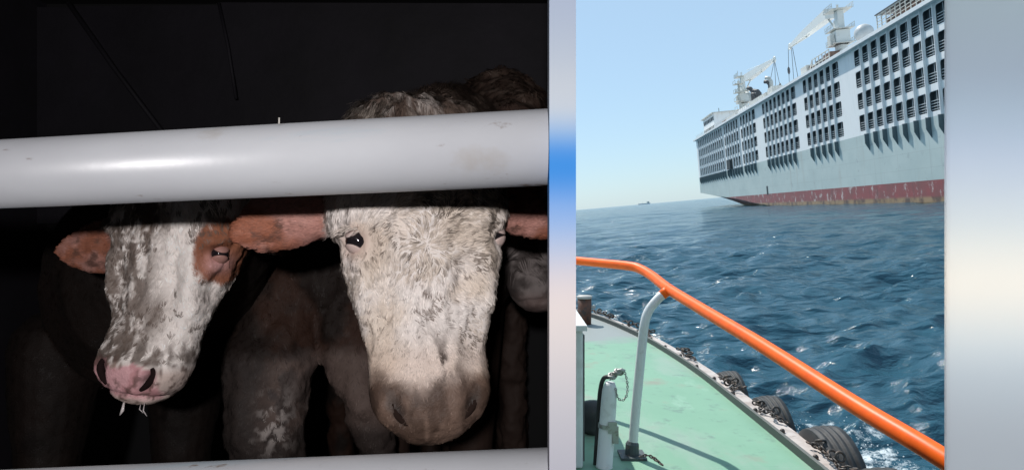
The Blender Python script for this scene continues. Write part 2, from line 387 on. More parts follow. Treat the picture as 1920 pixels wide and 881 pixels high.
# ---- deck gear
def crane(base_px, xin, tower_w, pts, boom, boom_w, wires, name_label):
    b = SP(*base_px, xin); mb = MB(); prev = None
    top = SP(*pts, xin); hgt = top.z-26.5
    mb.tube([(xin, b.y, 26.5), (xin, b.y, 26.5+hgt*.35)], tower_w*.62, 16)
    mb.box(xin-tower_w*.75, xin+tower_w*.75, b.y-tower_w*.8, b.y+tower_w*.8, 26.5+hgt*.36, 26.5+hgt*.62)
    mb.box(xin-tower_w*.35, xin+tower_w*.35, b.y-tower_w*.55, b.y+tower_w*.35, 26.5+hgt*.62, 26.5+hgt)
    mb.box(xin-tower_w*.35, xin+tower_w*.35, b.y+tower_w*.4, b.y+tower_w*.75, 26.5+hgt*.62, 26.5+hgt*.85)
    o = mb.obj('deck_crane', M['crane'], ship, bevel=.08); o['label'] = name_label
    cab = MB().box(xin-tower_w*1.25, xin-tower_w*.78, b.y-tower_w*.5, b.y+tower_w*.4, 26.5+hgt*.34, 26.5+hgt*.55).obj('cab', M['gear'], o, bevel=.05)
    for zf in (.36, .63, 1.0):
        pl = MB(); z = 26.5+hgt*zf
        pl.box(xin-tower_w*1.1, xin+tower_w*1.1, b.y-tower_w*1.2, b.y+tower_w*1.2, z, z+.1)
        for k in range(7):
            yy = b.y-tower_w*1.2+k*tower_w*.4
            for xx in (xin-tower_w*1.1, xin+tower_w*1.1): pl.tube([(xx, yy, z), (xx, yy, z+1.0)], .05, 5)
        for xx in (xin-tower_w*1.1, xin+tower_w*1.1):
            for dz in (.5, 1.0): pl.tube([(xx, b.y-tower_w*1.2, z+dz), (xx, b.y+tower_w*1.2, z+dz)], .045, 5)
        pl.obj('platform', M['gear'], o)
    MB().tube([(xin, b.y, 26.5+hgt), (xin, b.y, 26.5+hgt*1.12)], .12, 6).obj('aerial', M['gear'], o)
    MB().tube([(xin-.6, b.y-.9, 26.5+hgt), (xin-.6, b.y-.9, 26.5+hgt*1.1)], .07, 6).obj('aerial', M['gear'], o)
    a = SP(*boom[0], xin); c = SP(*boom[1], xin)
    bo = MB(); d = (c-a); side = Vector((1, 0, 0)); up = d.cross(side).normalized()
    v = []
    for p_, w in ((a, boom_w), (a+d*.55, boom_w*.78), (c, boom_w*.3)):
        for sx, su in ((-1, -1), (1, -1), (1, 1), (-1, 1)): v.append(p_+side*sx*w*.5+up*su*w*.5)
    bo.add(v, [(i*4+k, i*4+(k+1) % 4, i*4+4+(k+1) % 4, i*4+4+k) for i in range(2) for k in range(4)]+[(0, 1, 2, 3), (11, 10, 9, 8)])
    mid = a+d*.55; bo.tube([mid+up*boom_w*.55, mid-up*boom_w*.55], boom_w*.10, 6)
    bo.tube([a+up*boom_w*.5+Vector((0, 0, 1.2)), mid+up*boom_w*.5, c+up*boom_w*.2], .07, 5)
    bo.torus(boom_w*.35, boom_w*.10, Matrix.Translation(c) @ Matrix.Rotation(R(90), 4, 'Y'))
    bo.obj('boom', M['crane'], o)
    st = MB(); st.tube([a+d*.12-up*boom_w*.5, Vector((xin, b.y, 26.5+hgt*.55))], tower_w*.10, 8); st.obj('boom_ram', M['gear'], o)
    wm = MB()
    for (p0, p1, hook) in wires:
        A = SP(*p0, xin); B = SP(*p1, xin); wm.tube([A, B], .06, 5)
        if hook: wm.tube([B+Vector((0, 0, .9)), B+Vector((0, 0, .5)), B-Vector((0, 0, .4)), B-Vector((0, 0, .9))], [.1, .3, .3, .1], 8)
    wm.obj('hoist_wires', M['gear_dark'], o)
    return o
crane((1579, 108), 4, 1.75, (1581, 14), ((1556, 26), (1481, 88)), 1.9,
      [((1478, 91), (1479, 133), True), ((1479, 130), (1480, 158), False), ((1484, 90), (1489, 160), False), ((1486, 90), (1497, 150), False), ((1560, 20), (1482, 86), False)],
      'tall cream deck crane with raised boom nearer the camera')
crane((1397, 212), 4, 1.7, (1397, 140), ((1402, 146), (1452, 112)), 2.0,
      [((1452, 113), (1456, 190), False), ((1452, 113), (1463, 163), True), ((1463, 160), (1465, 186), False), ((1452, 113), (1445, 148), False)],
      'smaller cream deck crane farther along the ship')
# radome-like covered dome on legs
p = SP(1620, 63, 5); d = MB(); rr = 1.65
d.lathe([(0.001, -rr)]+[(rr*math.sin(R(a)), -rr*math.cos(R(a))) for a in range(15, 180, 15)]+[(.001, rr)], 20, Matrix.Translation(p))
dome = d.obj('dome', mat('dome_grey', (.52, .55, .56), .5, noise=[(.7, (.42, .44, .45), .4, .7)]), ship, smooth=True)
MB().tube([(5, p.y, 26.5), (5, p.y, p.z-rr*.9)], .9, 14).obj('dome_base', M['gear'], dome)
# cage-like guard rails near the camera end
g0, g1 = SP(1646, 58, .3).y, S(66)
gr = MB(); hh = 2.6
for k in range(5): gr.tube([(.3, g1, 26.55+hh*(k+1)/5), (.3, g0, 26.55+hh*(k+1)/5)], .06 if k < 4 else .12, 6)
grail = gr.obj('guard_rail', M['gear'], ship)
pm = MB().tube([(0, 0, 0), (0, 0, hh)], .09, 6).mesh('post', M['gear'])
n = int((g0-g1)/1.5)
for k in range(n+1):
    o = bpy.data.objects.new('post', pm); col.objects.link(o); o.parent = grail; o.location = (.3, g0-k*1.5, 26.55)
MB().box(1.2, 4.5, g1, g0-1.0, 26.55, 28.3).obj('pen_block', M['gear_rust'], ship)
MB().box(.1, 4.5, g1, g0+.3, 29.2, 29.35).obj('canopy', M['gear_dark'], ship)
# machinery along the roof
def gearbox(name, m, px0, px1, py, xin, h, dx=2.5):
    a = SP(px0, py, xin); c = SP(px1, py, xin)
    return MB().box(xin, xin+dx, min(a.y, c.y), max(a.y, c.y), 26.55, 26.55+h).obj(name, m, ship, bevel=.06)
def roof_y(px, xin):                      # where the roof plane is met under an image column
    lo, hi = 55., 262.
    best = None
    for s in np.linspace(60, 262, 500):
        w = ship_world((xin, s, 26.55)); q = proj(w)
        if best is None or abs(q[0]-px) < best[0]: best = (abs(q[0]-px), s)
    return best[1]
def ship_world(p): return (Matrix.Translation((SX0, 0, 0)) @ Matrix.Rotation(-math.atan(SK), 4, 'Z')) @ Vector(p)
def proj(w):
    q = HEEL.to_3x3().inverted() @ (Vector(w)-Vector((0, 0, EYE))); return (PX+F*q.x/q.y, PY-F*q.z/q.y)
def rbox(name, m, px0, px1, xin, h, dx=2.5, z0=26.55, bev=.06):
    a, c = roof_y(px0, xin), roof_y(px1, xin)
    return MB().box(xin, xin+dx, min(a, c), max(a, c), z0, z0+h).obj(name, m, ship, bevel=bev)
rbox('winch_house', M['gear'], 1503, 1514, 1.0, 2.3)
rbox('winch_house', M['gear'], 1405, 1436, 1.0, 2.0)
rbox('vent_house', M['gear'], 1440, 1449, 1.2, 2.6)
rbox('locker', M['white'], 1384, 1400, .8, 1.6)
rbox('locker', M['gear'], 1362, 1380, 1.0, 1.5)
y = roof_y(1518, 1.5); mb = MB()
mb.lathe([(.9, 0), (.9, 2.2)], 16, Matrix.Translation((1.5, y, 27.6)) @ Matrix.Rotation(R(90), 4, 'Y')); mb.obj('winch_drum', M['gear_rust'], ship)
# open rack with rusty drums
ya, yb = roof_y(1526, 1.0), roof_y(1558, 1.0); rk = MB()
for yy in np.linspace(yb, ya, 6):
    for xx in (.8, 3.2): rk.tube([(xx, yy, 26.55), (xx, yy, 29.0)], .1, 6)
for z in (27.8, 29.0):
    for xx in (.8, 3.2): rk.tube([(xx, yb, z), (xx, ya, z)], .1, 6)
rk.tube([(.8, ya+2.5, 26.55), (.8, ya, 29.0)], .1, 6)
rack = rk.obj('pipe_rack', M['gear'], ship)
MB().box(1.2, 3.0, yb+.5, (ya+yb)/2-.4, 26.56, 28.7).obj('drum_block', M['gear_rust'], rack)
MB().box(1.2, 3.0, (ya+yb)/2+.4, ya-.6, 26.56, 28.4).obj('drum_block', M['gear_dark'], rack)
# exhaust pipes, vents and mast between the cranes
for px, hgt, rr_, m in ((1414, 6.6, .55, 'gear_dark'), (1410, 5.6, .4, 'gear'), (1421, 4.2, .5, 'gear_dark'), (1424, 5.0, .45, 'gear_dark'), (1427, 4.6, .5, 'gear_dark'), (1446, 5.2, .5, 'gear_dark'), (1449, 6.0, .45, 'gear')):
    y = roof_y(px, 3.0); pp = MB(); z0 = 26.55
    pp.tube([(3, y, z0), (3, y, z0+hgt*.8), (2.6, y+.3, z0+hgt*.95), (2.0, y+.9, z0+hgt)], rr_, 10); pp.obj('exhaust_pipe', M[m], ship, smooth=True)
y = roof_y(1390, 2.0); ms = MB()
ms.tube([(2, y, 26.5), (2, y, 37)], .35, 8)
for z in (28.4, 31, 33.5, 36): ms.box(.6, 3.4, y-1.4, y+1.4, z, z+.12); ms.tube([(.7, y-1.4, z+1), (.7, y+1.4, z+1)], .07, 5); ms.tube([(.7, y-1.4, z), (.7, y-1.4, z+1)], .06, 5); ms.tube([(.7, y+1.4, z), (.7, y+1.4, z+1)], .06, 5)
ms.tube([(2, y-2.2, 35), (2, y+2.2, 35)], .12, 6); ms.tube([(2, y, 37), (2, y, 40)], .08, 6)
ms.obj('radar_mast', M['gear'], ship)
# bridge house at the far end
a, c = S(240), S(260); hb = MB().box(3, 26, a, c, 26.5, 33.5); house = hb.obj('bridge_house', M['white'], ship)
for z in (28.0, 31.2):
    for k in range(7): MB().box(2.95, 3.02, a+.8+k*2.75, a+2.7+k*2.75, z, z+1.3).obj('window', M['dark'], house)
MB().box(2.2, 27, a-1, c+.6, 33.5, 33.8).obj('roof', M['gear'], house)
mb = MB()
for k in range(5): mb.box(5+k*3, 6.2+k*3, c-3.5, c-2, 33.8, 34.7+.5*(k % 3)); 
mb.tube([(8, c-6, 33.8), (8, c-6, 37)], .12, 6); mb.obj('bridge_gear', M['gear_dark'], house)
rbox('deck_locker', M['gear_rust'], 1354, 1366, 2.0, 1.8)
# thin roof rail along the whole edge, far half
rr = MB(); yA, yB = S(150), S(258)
for z in (.5, 1.0): rr.tube([(-.6, yA, 26.55+z), (-.6, yB, 26.55+z)], .035, 5)
for yy in np.arange(yA, yB, 2.2): rr.tube([(-.6, yy, 26.55), (-.6, yy, 27.6)], .04, 5)
rr.obj('roof_rail', M['gear'], ship)
# a far ship on the horizon; distance haze is painted into its hull colour
fs = empty('distant_ship', (1196, 6000, 0), (0, 0, R(20))); tag(fs, 'tiny hazy ship far away on the horizon', 'ship')
MB().add([(-55, -8, 0), (55, -8, 0), (60, -8, 9), (-60, -8, 9), (-55, 8, 0), (55, 8, 0), (60, 8, 9), (-60, 8, 9)], [(0, 1, 2, 3), (7, 6, 5, 4), (0, 4, 5, 1), (1, 5, 6, 2), (2, 6, 7, 3), (3, 7, 4, 0)]).obj('hull', mat('far_hull_hazed', (.5, .62, .7), .6), fs)
MB().box(30, 48, -7, 7, 9, 24).obj('bridge_house', M['gear'], fs)
MB().tube([(-20, 0, 9), (-20, 0, 26)], .8, 8).obj('mast', M['gear'], fs)

# ================================================================== THE TUG
DECK = -1.9
tug = boat('tugboat', (0, 6, DECK)); tag(tug, 'small tugboat with pale green foredeck and bright orange handrail', 'tugboat')
TB = (0, 6, DECK)
half = [(2.37, -2.5), (2.37, 3), (2.36, 5.45), (2.345, 6.8), (2.32, 8.0), (2.22, 9.3), (2.05, 10.6), (1.68, 12.2), (1.2, 13.3), (.62, 14.0), (0, 14.25)]
def smooth_path(pts, n=60):
    pts = [Vector((x, y, 0)) for x, y in pts]; out = []
    for i in range(len(pts)-1):
        p0, p1, p2, p3 = pts[max(i-1, 0)], pts[i], pts[i+1], pts[min(i+2, len(pts)-1)]
        for k in range(6):
            t = k/6; out.append(.5*((2*p1)+(p2-p0)*t+(2*p0-5*p1+4*p2-p3)*t*t+(3*p1-p0-3*p2+p3)*t**3))
    return out+[pts[-1]]
edge = smooth_path(half); full = edge+[Vector((-p.x, p.y, 0)) for p in edge[-2::-1]]
def offset(path, d):                        # inwards by d
    o = []
    for i, p_ in enumerate(path):
        t = (path[min(i+1, len(path)-1)]-path[max(i-1, 0)]).normalized(); o.append(p_+Vector((-t.y, t.x, 0))*d)
    return o
# deck plate (fan of strips)
inn = offset(full, .10); dk = MB(); n = len(inn)//2
v = [(p_.x, p_.y, DECK) for p_ in inn]; f = [(i, i+1, len(inn)-2-i, len(inn)-1-i) for i in range(n)]
dk.add(v, f)
gm = mat('deck_green', (.17, .335, .23), .6, noise=[(1.1, (.20, .375, .26), .4, .7), (.5, (.145, .295, .21), .55, .75), (3, (.25, .42, .31), .58, .72, (1, .35, 1)), (6, (.13, .225, .18), .57, .72), (2.2, (.23, .26, .20), .58, .74), (1.0, (.27, .36, .30), .52, .70, (1, .4, 1)), (22, (.10, .15, .12), .70, .78), (60, (.16, .10, .06), .72, .77)], bump=(14, .12, .01))
nt = gm.node_tree; b = nt.nodes['Principled BSDF']; src = b.inputs['Base Color'].links[0].from_socket     # worn grey plating towards the bow
tc = nt.nodes.new('ShaderNodeTexCoord'); sp = nt.nodes.new('ShaderNodeSeparateXYZ'); nt.links.new(tc.outputs['Object'], sp.inputs[0])
nz = nt.nodes.new('ShaderNodeTexNoise'); nz.inputs['Scale'].default_value = 1.4; nt.links.new(tc.outputs['Object'], nz.inputs['Vector'])
ad = nt.nodes.new('ShaderNodeMath'); ad.operation = 'MULTIPLY_ADD'; ad.inputs[1].default_value = 1.2; nt.links.new(nz.outputs['Fac'], ad.inputs[0]); nt.links.new(sp.outputs['Y'], ad.inputs[2])
mr = nt.nodes.new('ShaderNodeMapRange'); mr.inputs['From Min'].default_value = 10.6; mr.inputs['From Max'].default_value = 11.0; nt.links.new(ad.outputs[0], mr.inputs['Value'])
mx = nt.nodes.new('ShaderNodeMix'); mx.data_type = 'RGBA'; mx.inputs['B'].default_value = (.24, .27, .265, 1); nt.links.new(mr.outputs[0], mx.inputs['Factor']); nt.links.new(src, mx.inputs['A']); nt.links.new(mx.outputs['Result'], b.inputs['Base Color'])
shift(dk.obj('deck', gm, tug), TB)
def strip(path, prof, name, m, smooth=False):          # sweep an (inward offset, z) profile along the edge
    mb = MB(); rows = [offset(path, d) for d, z in prof]; k = len(prof); N = len(path)
    v = [(rows[j][i].x, rows[j][i].y, prof[j][1]) for i in range(N) for j in range(k)]
    mb.add(v, [(i*k+j, i*k+(j+1) % k, (i+1)*k+(j+1) % k, (i+1)*k+j) for i in range(N-1) for j in range(k)]); return shift(mb.obj(name, m, tug, smooth), TB)
strip(full, [(.105, DECK-.02), (.105, DECK+.07), (.085, DECK+.08), (.080, DECK-.02)], 'coaming', mat('coaming_dark', (.05, .06, .055), .6))
strip(full, [(.079, DECK-.03), (.077, DECK+.035), (-.10, DECK+.03), (-.12, DECK+.005), (-.12, DECK-.12), (.079, DECK-.12)], 'gunwale',
      mat('gunwale_worn', (.50, .45, .42), .7, noise=[(6, (.36, .30, .27), .45, .65), (18, (.16, .11, .09), .62, .74)], bump=(25, .3, .01)))
strip(full, [(-.02, DECK-.12), (.02, DECK-.6), (.1, DECK-2.4), (.2, DECK-2.4), (.2, DECK-.12)], 'hull', M['hullside'])
# handrail
rail = [P(2100, 1075, 2.05), P(1774, 862, 2.6), P(1600, 757, 3.1), P(1430, 648, 3.9), P(1330, 588, 4.6), P(1256, 543, 5.3), P(1225, 519, 5.75), P(1203, 505.5, 6.0), P(1182, 499, 6.15), P(1130, 493.5, 6.5), P(1080, 488.5, 6.85), P(1010, 481, 7.3), P(955, 474, 7.7)]
def catmull(pts, m=5):
    o = []
    for i in range(len(pts)-1):
        p0, p1, p2, p3 = pts[max(i-1, 0)], pts[i], pts[i+1], pts[min(i+2, len(pts)-1)]
        for k in range(m):
            t = k/m; o.append(.5*((2*p1)+(p2-p0)*t+(2*p0-5*p1+4*p2-p3)*t*t+(3*p1-p0-3*p2+p3)*t**3))
    return o+[pts[-1]]
o = shift(MB().tube(catmull(rail), .0425, 20).obj('handrail', M['orange'], tug, True), TB); o['label'] = 'bright orange painted pipe handrail'
b0 = P(1185, 853, 5.27); b0.z = DECK
stp = [b0, P(1192, 770, 5.27), P(1203, 655, 5.27), P(1208, 610, 5.27), P(1216, 583, 5.28), P(1232, 562, 5.29), P(1244, 551, 5.3)]
st = shift(MB().tube(catmull(stp), .037, 16).obj('stanchion', M['stanchion'], tug, True), TB)
shift(MB().tube([P(1241, 553.5, 5.3), P(1254, 543, 5.3)], .040, 16).obj('stanchion_socket', M['orange'], tug, True), TB)
shift(MB().tube([b0+Vector((0, 0, .002)), b0+Vector((.002, 0, .10)), b0+Vector((.004, 0, .12))], [.056, .052, .04], 14).box(b0.x-.10, b0.x+.10, b0.y-.10, b0.y+.10, DECK+.002, DECK+.02).obj('stanchion_shoe', M['shoe'], tug), TB)
q0 = Vector((.30, 7.2, DECK)); shift(MB().tube([q0, P(1013, 482, 7.28)], .037, 14).obj('stanchion', M['stanchion'], tug, True), TB)
# bollard at the bow
bb = P(1096, 607, 11.7); bb.z = DECK
o = shift(MB().tube([bb, bb+Vector((0, 0, .45))], [.118, .122], 20).obj('bollard', M['rust'], tug, True), TB)
MB().tube([bb+Vector((0, 0, .451)), bb+Vector((0, 0, .485)), bb+Vector((0, 0, .50))], [.136, .136, .12], 20).tube([bb+Vector((.1, -.02, .30)), bb+Vector((.19, -.03, .31))], .028, 8).obj('bollard_cap', M['cap'], o, True)
# white deck locker whose edge shows beside the post; its shadow falls across the deck
lk = MB().box(-.75, .535, 5.0, 6.5, DECK+.002, -.86); o = shift(lk.obj('deck_locker', mat('locker_white', (.72, .74, .74), .45, noise=[(3, (.55, .55, .52), .55, .75)]), tug, bevel=.02), TB)
MB().box(-.78, .56, 4.97, 6.53, -.86, -.82).obj('lid', M['stanchion'], o)
MB().box(.537, .548, 5.03, 5.08, DECK+.05, -.90).obj('hinge_strip', M['gear_dark'], o)
# upright white pipe with a shackled chain on top and a black hose behind it
vb = P(1133, 872, 5.05); vb.z = DECK; vt = P(1144, 716, 5.05)
vp = empty('vent_pipe', W(vb), (0, ROLL, 0)); tag(vp, 'upright white capped pipe standing on the green deck beside the stanchion', 'vent pipe')
dv = vt-vb
def V_(k, off=(0, 0, 0)): return dv*k+Vector(off)
MB().tube([V_(0), V_(.01), V_(.75), V_(.9), V_(.96), V_(1.0)], [.068, .062, .060, .056, .045, .036], 20).obj('pipe', M['stanchion'], vp, True)
MB().lathe([(.06, 0), (.068, .0), (.068, .03), (.06, .03)], 20, Matrix.Translation(V_(.47))).box(.02, .085, -.07, -.05, dv.z*.43, dv.z*.56).box(.055, .10, -.055, -.02, dv.z*.30, dv.z*.5).obj('clamp', M['chain_pale'], vp)
MB().tube(catmull([V_(.0, (-.062, .05, 0)), V_(.4, (-.064, .05, 0)), V_(.85, (-.064, .05, 0)), V_(1.0, (-.045, .04, .015)), V_(1.04, (-.01, .0, .015))]), .017, 10).obj('hose', M['rubber'], vp, True)
ch = MB()
def link(mb, p_, t, rot, Lk, r):
    z = Vector(t).normalized(); q = z.to_track_quat('Y', 'Z').to_matrix().to_4x4(); mb.torus(Lk, r, Matrix.Translation(p_) @ q @ Matrix.Rotation(rot, 4, 'Y'), 10, 5, sx=.62)
def chain(mb, pts, Lk, r):
    pts = [Vector(p_) for p_ in pts]; d = [0]
    for a_, b_ in zip(pts, pts[1:]): d.append(d[-1]+(b_-a_).length)
    k = 0; s = 0
    while s < d[-1]:
        i = max(j for j in range(len(d)) if d[j] <= s); i = min(i, len(pts)-2); t = pts[i+1]-pts[i]; p_ = pts[i]+t*((s-d[i])/max(t.length, 1e-6))
        link(mb, p_, t, (k % 2)*R(90)+.3*math.sin(k*2.1), Lk, r); s += Lk*1.45; k += 1
cz = [V_(1.0, (.0, -.03, .03)), V_(1.0, (.06, -.03, .10)), V_(1.0, (.10, -.03, .09)), V_(1.0, (.125, -.03, .0)), V_(1.0, (.12, -.03, -.09)), V_(1.0, (.085, -.03, -.13)), V_(1.0, (.05, -.035, -.10)), V_(1.0, (.035, -.045, -.03))]
ch2 = MB(); chain(ch2, catmull(cz, 4), .012, .0032)
co = ch2.obj('chain', M['chain_pale'], vp, True)
tp = MB()
for k in range(9):
    a = k*.75; q = V_(1.0, (.005+.085*k/9, -.015+.02*math.sin(a), .035+.075*k/9+.012*math.cos(a*1.7)))
    tp.torus(.020+.006*math.sin(k*1.9), .010, Matrix.Translation(q) @ Matrix.Rotation(a, 4, 'X') @ Matrix.Rotation(a*.6, 4, 'Z'), 10, 6)
tp.obj('shackles', M['chain_pale'], vp, True)
# loose shackle chain lying beside the stanchion shoe, and a dark rubber block behind the pipe
ch3 = MB(); chain(ch3, catmull([P(1203, 858, 4.99), P(1212, 856, 5.0), P(1220, 858, 4.99), P(1230, 864, 4.93), P(1243, 875, 4.85)], 5), .018, .005)
o = alone(ch3.obj('loose_chain', M['chain'], None, True)); o.location.z += .012; tag(o, 'short loose chain lying on the green deck beside the stanchion foot', 'chain')
rb = MB(); c0 = P(1107, 808, 5.85); c0.z = DECK
rb.lathe([(.001, 0), (.10, .01), (.12, .06), (.11, .15), (.13, .2), (.10, .26), (.001, .28)], 14, Matrix.Translation(c0+Vector((.03, 0, 0))))
o = alone(rb.obj('fender_block', M['rubber'], None, True)); tag(o, 'small black rubber fender block on deck behind the white pipe', 'fender')
# tyres hung along the side
def tyre(name, pos, nrm, Rt, wd, label):
    prof = []
    for k in range(9):                             # tread with grooves
        z = -wd/2*.86+wd*.86*k/8; dip = .014 if k in (2, 4, 6) else 0
        prof += [(Rt-dip-.012*(abs(k-4)/4)**2, z-.012), (Rt-dip-.012*(abs(k-4)/4)**2, z+.012)]
    prof += [(Rt*.93, wd*.5), (Rt*.78, wd*.52), (Rt*.62, wd*.46), (Rt*.56, wd*.38), (Rt*.60, wd*.30), (Rt*.8, wd*.3), (Rt*.86, 0), (Rt*.8, -wd*.3), (Rt*.60, -wd*.30), (Rt*.56, -wd*.38), (Rt*.62, -wd*.46), (Rt*.78, -wd*.52), (Rt*.93, -wd*.5)]
    prof.append(prof[0])
    q = Vector(nrm).normalized().to_track_quat('Z', 'Y').to_matrix().to_4x4()
    o = MB().lathe(prof, 40, Matrix.Translation(pos) @ q).obj(name, M['rubber'], None, True)
    return tag(alone(o), label, 'tyre', 'tyre fenders along the tug side')
def edge_at(y):
    for a_, b_ in zip(edge, edge[1:]):
        if a_.y <= y <= b_.y: t = (y-a_.y)/(b_.y-a_.y); d = (b_-a_).normalized(); return a_.lerp(b_, t), Vector((d.y, -d.x, 0))
ty = [(7.75, .36, .20, -.27, 'black tyre half hidden under chain, farthest of the four along the tug side'), (6.60, .38, .21, -.27, 'black tyre with chain on the gunwale, second farthest along the tug side'),
      (5.44, .43, .25, -.26, 'big worn grey black tyre leaning out above the splash'), (4.62, .43, .26, -.30, 'black tyre cut off by the bottom edge below the orange rail')]
for y, Rt, wd, dz, lb in ty:
    e, nrm = edge_at(y); tyre('tyre', Vector((e.x, e.y, DECK+dz))+nrm*(.125+wd/2), nrm+Vector((0, .0, .10)), Rt, wd, lb)
sp_ = MB(); rng = random.Random(12)
for k in range(420):
    t = abs(rng.gauss(0, .45)); y = 7.5+rng.gauss(0, .7); x = 3.15+t*1.1; z = abs(rng.gauss(0, .16))*math.exp(-t*.6)
    s = rng.uniform(.003, .011); c = Vector((x, y, z)); v = [c+Vector(d)*s for d in ((1, 0, 0), (-1, 0, 0), (0, 1, 0), (0, -1, 0), (0, 0, 1), (0, 0, -1))]
    sp_.add(v, [(0, 2, 4), (2, 1, 4), (1, 3, 4), (3, 0, 4), (2, 0, 5), (1, 2, 5), (3, 1, 5), (0, 3, 5)])
tag(sp_.obj('splash', mat('spray', (.8, .84, .86), .25)), 'white spray thrown up beside the tyres', 'splash', kind='stuff')
# chains and shackles lying along the gunwale
def gun_chain(y0, y1, seed, label, r=.008, Lk=.028):
    rng = random.Random(seed); mb = MB(); pts = []; n = max(4, int((y1-y0)/.07))
    for k in range(n):
        y = y0+(y1-y0)*k/(n-1); e, nrm = edge_at(y); pts.append(Vector((e.x, y, DECK+.055+rng.random()*.05))+nrm*(rng.uniform(-.02, .10)))
    chain(mb, catmull(pts, 3), Lk, r)
    for k in range(max(2, int((y1-y0)/.16))):
        y = rng.uniform(y0, y1); e, nrm = edge_at(y); a = rng.random()*6
        mb.torus(.034, .011, Matrix.Translation(Vector((e.x, y, DECK+.09+rng.random()*.03))+nrm*rng.uniform(0, .1)) @ Matrix.Rotation(a, 4, 'X') @ Matrix.Rotation(a*1.3, 4, 'Z'), 12, 6)
    tag(alone(mb.obj('tyre_chain', M['chain'], None, True)), label, 'chain', 'chains along the gunwale')
for i, (y0, y1, lb) in enumerate([(4.75, 5.35, 'dark rusty chain over the big tyre at the gunwale, nearest chain'), (5.95, 6.45, 'dark chain with shackles across the second tyre from the splash'), (7.0, 7.55, 'dark chain across the third tyre from the splash'),
      (8.5, 9.1, 'dark chain heap on the gunwale right of the white stanchion'), (10.2, 10.7, 'dark chain heap on the gunwale just left of the white stanchion'), (10.95, 11.4, 'dark chain heap on the gunwale between bollard and stanchion'), (11.9, 12.9, 'thin dark chain on the gunwale beside the rusty bollard')]):
    gun_chain(y0, y1, i, lb)
# studs on the gunwale
sd = MB().lathe([(.022, 0), (.022, .02), (.012, .034), (.001, .036)], 10).mesh('stud', M['chain'], True)
for y in np.arange(4.5, 12.5, .62):
    e, nrm = edge_at(y); o = bpy.data.objects.new('stud', sd); col.objects.link(o); o.parent = tug; o.location = Vector((e.x, y, DECK+.033))-nrm*.03-Vector(TB)

# ================================================================== THE PEN (dark stall on the boat) AND THE ADDED DAYLIGHT SHIELD
FLOOR = -1.42
PB = (-1.0, 2.2, FLOOR)
pen = boat('livestock_pen', PB); tag(pen, 'dark livestock pen with black sheet walls and white pipe rails', 'pen')
def part(mb, name, m, smooth=False, bevel=0, parent=None, base=PB): return shift(mb.obj(name, m, parent or pen, smooth, bevel), base) if not parent else mb.obj(name, m, parent, smooth, bevel)
tarp = mat('black_sheet', (.027, .024, .034), .7, noise=[(1.5, (.015, .014, .018), .4, .7)], bump=(3, .3, .05))
tarp2 = mat('black_paint', (.02, .02, .022), .85)
part(MB().box(-2.4, 1.6, -1.6, 3.5, FLOOR-.06, FLOOR), 'floor', mat('pen_floor', (.03, .026, .022), .8, bump=(8, .4, .03)))
part(MB().box(-2.46, -2.4, -1.6, 3.5, FLOOR, 1.09), 'side_wall', tarp)
part(MB().box(-2.4, .19, 3.44, 3.5, FLOOR, 1.09), 'back_wall', tarp2)
part(MB().add([(x, y, z) for z in (1.09, 1.12) for x, y in ((-2.46, .7), (.052, .7), (.215, 3.5), (-2.46, 3.5))], [(0, 1, 2, 3), (7, 6, 5, 4), (0, 4, 5, 1), (1, 5, 6, 2), (2, 6, 7, 3), (3, 7, 4, 0)]), 'ceiling', tarp2)
# black sheets hung over the back wall; their lapped edges are the seams
def sheet(poly, y, yaw):
    c = sum((Vector(p_) for p_ in poly), Vector())/len(poly); th = .012
    v = []
    for d in (0, th):
        for p_ in poly: x, z = p_[0], p_[2]; v.append((x, y+(x-c.x)*yaw+d, z))
    n = len(poly); mb = MB(); mb.add(v, [tuple(range(n)), tuple(range(2*n-1, n-1, -1))]+[(k, (k+1) % n, n+(k+1) % n, n+k) for k in range(n)])
    part(mb, 'wall_sheet', tarp)
def bk(px, py, y=3.30): return P(px, py, y)
s1a, s1b = bk(128, 6), bk(330, 275); s2a, s2b = bk(410, 6), bk(452, 190)
LB, RB = bk(60, 420), bk(1020, 420)
sheet([bk(50, 6), s1a, s1b, bk(420, 420), bk(50, 420)], 3.38, .03)
sheet([s1a, s2a, s2b, bk(470, 420), bk(420, 420), s1b], 3.34, -.02)
sheet([s2a, bk(1026, 6), bk(1022, 420), bk(470, 420), s2b], 3.30, .01)
for pts_, r_ in (([bk(128, 6, 3.28), bk(215, 130, 3.28), s1b-Vector((0, .03, 0))], .012), ([bk(410, 6, 3.24), bk(428, 90, 3.24), s2b-Vector((0, .06, 0))], .008)):
    part(MB().tube(pts_, r_, 8), 'seam', tarp, True)
# partition sheet between pen and sea, running back behind the post
def wedge(k, y): return k*y
part(MB().add([(.0585*.74, .74, FLOOR), (.0585*3.48, 3.48, FLOOR), (.0585*3.48, 3.48, 1.088), (.0585*.74, .74, 1.088), (.0625*.74, .74, FLOOR), (.0625*3.48, 3.48, FLOOR), (.0625*3.48, 3.48, 1.088), (.0625*.74, .74, 1.088)],
     [(0, 1, 2, 3), (7, 6, 5, 4), (0, 4, 5, 1), (3, 2, 6, 7), (0, 3, 7, 4), (1, 5, 6, 2)]), 'partition', tarp2)
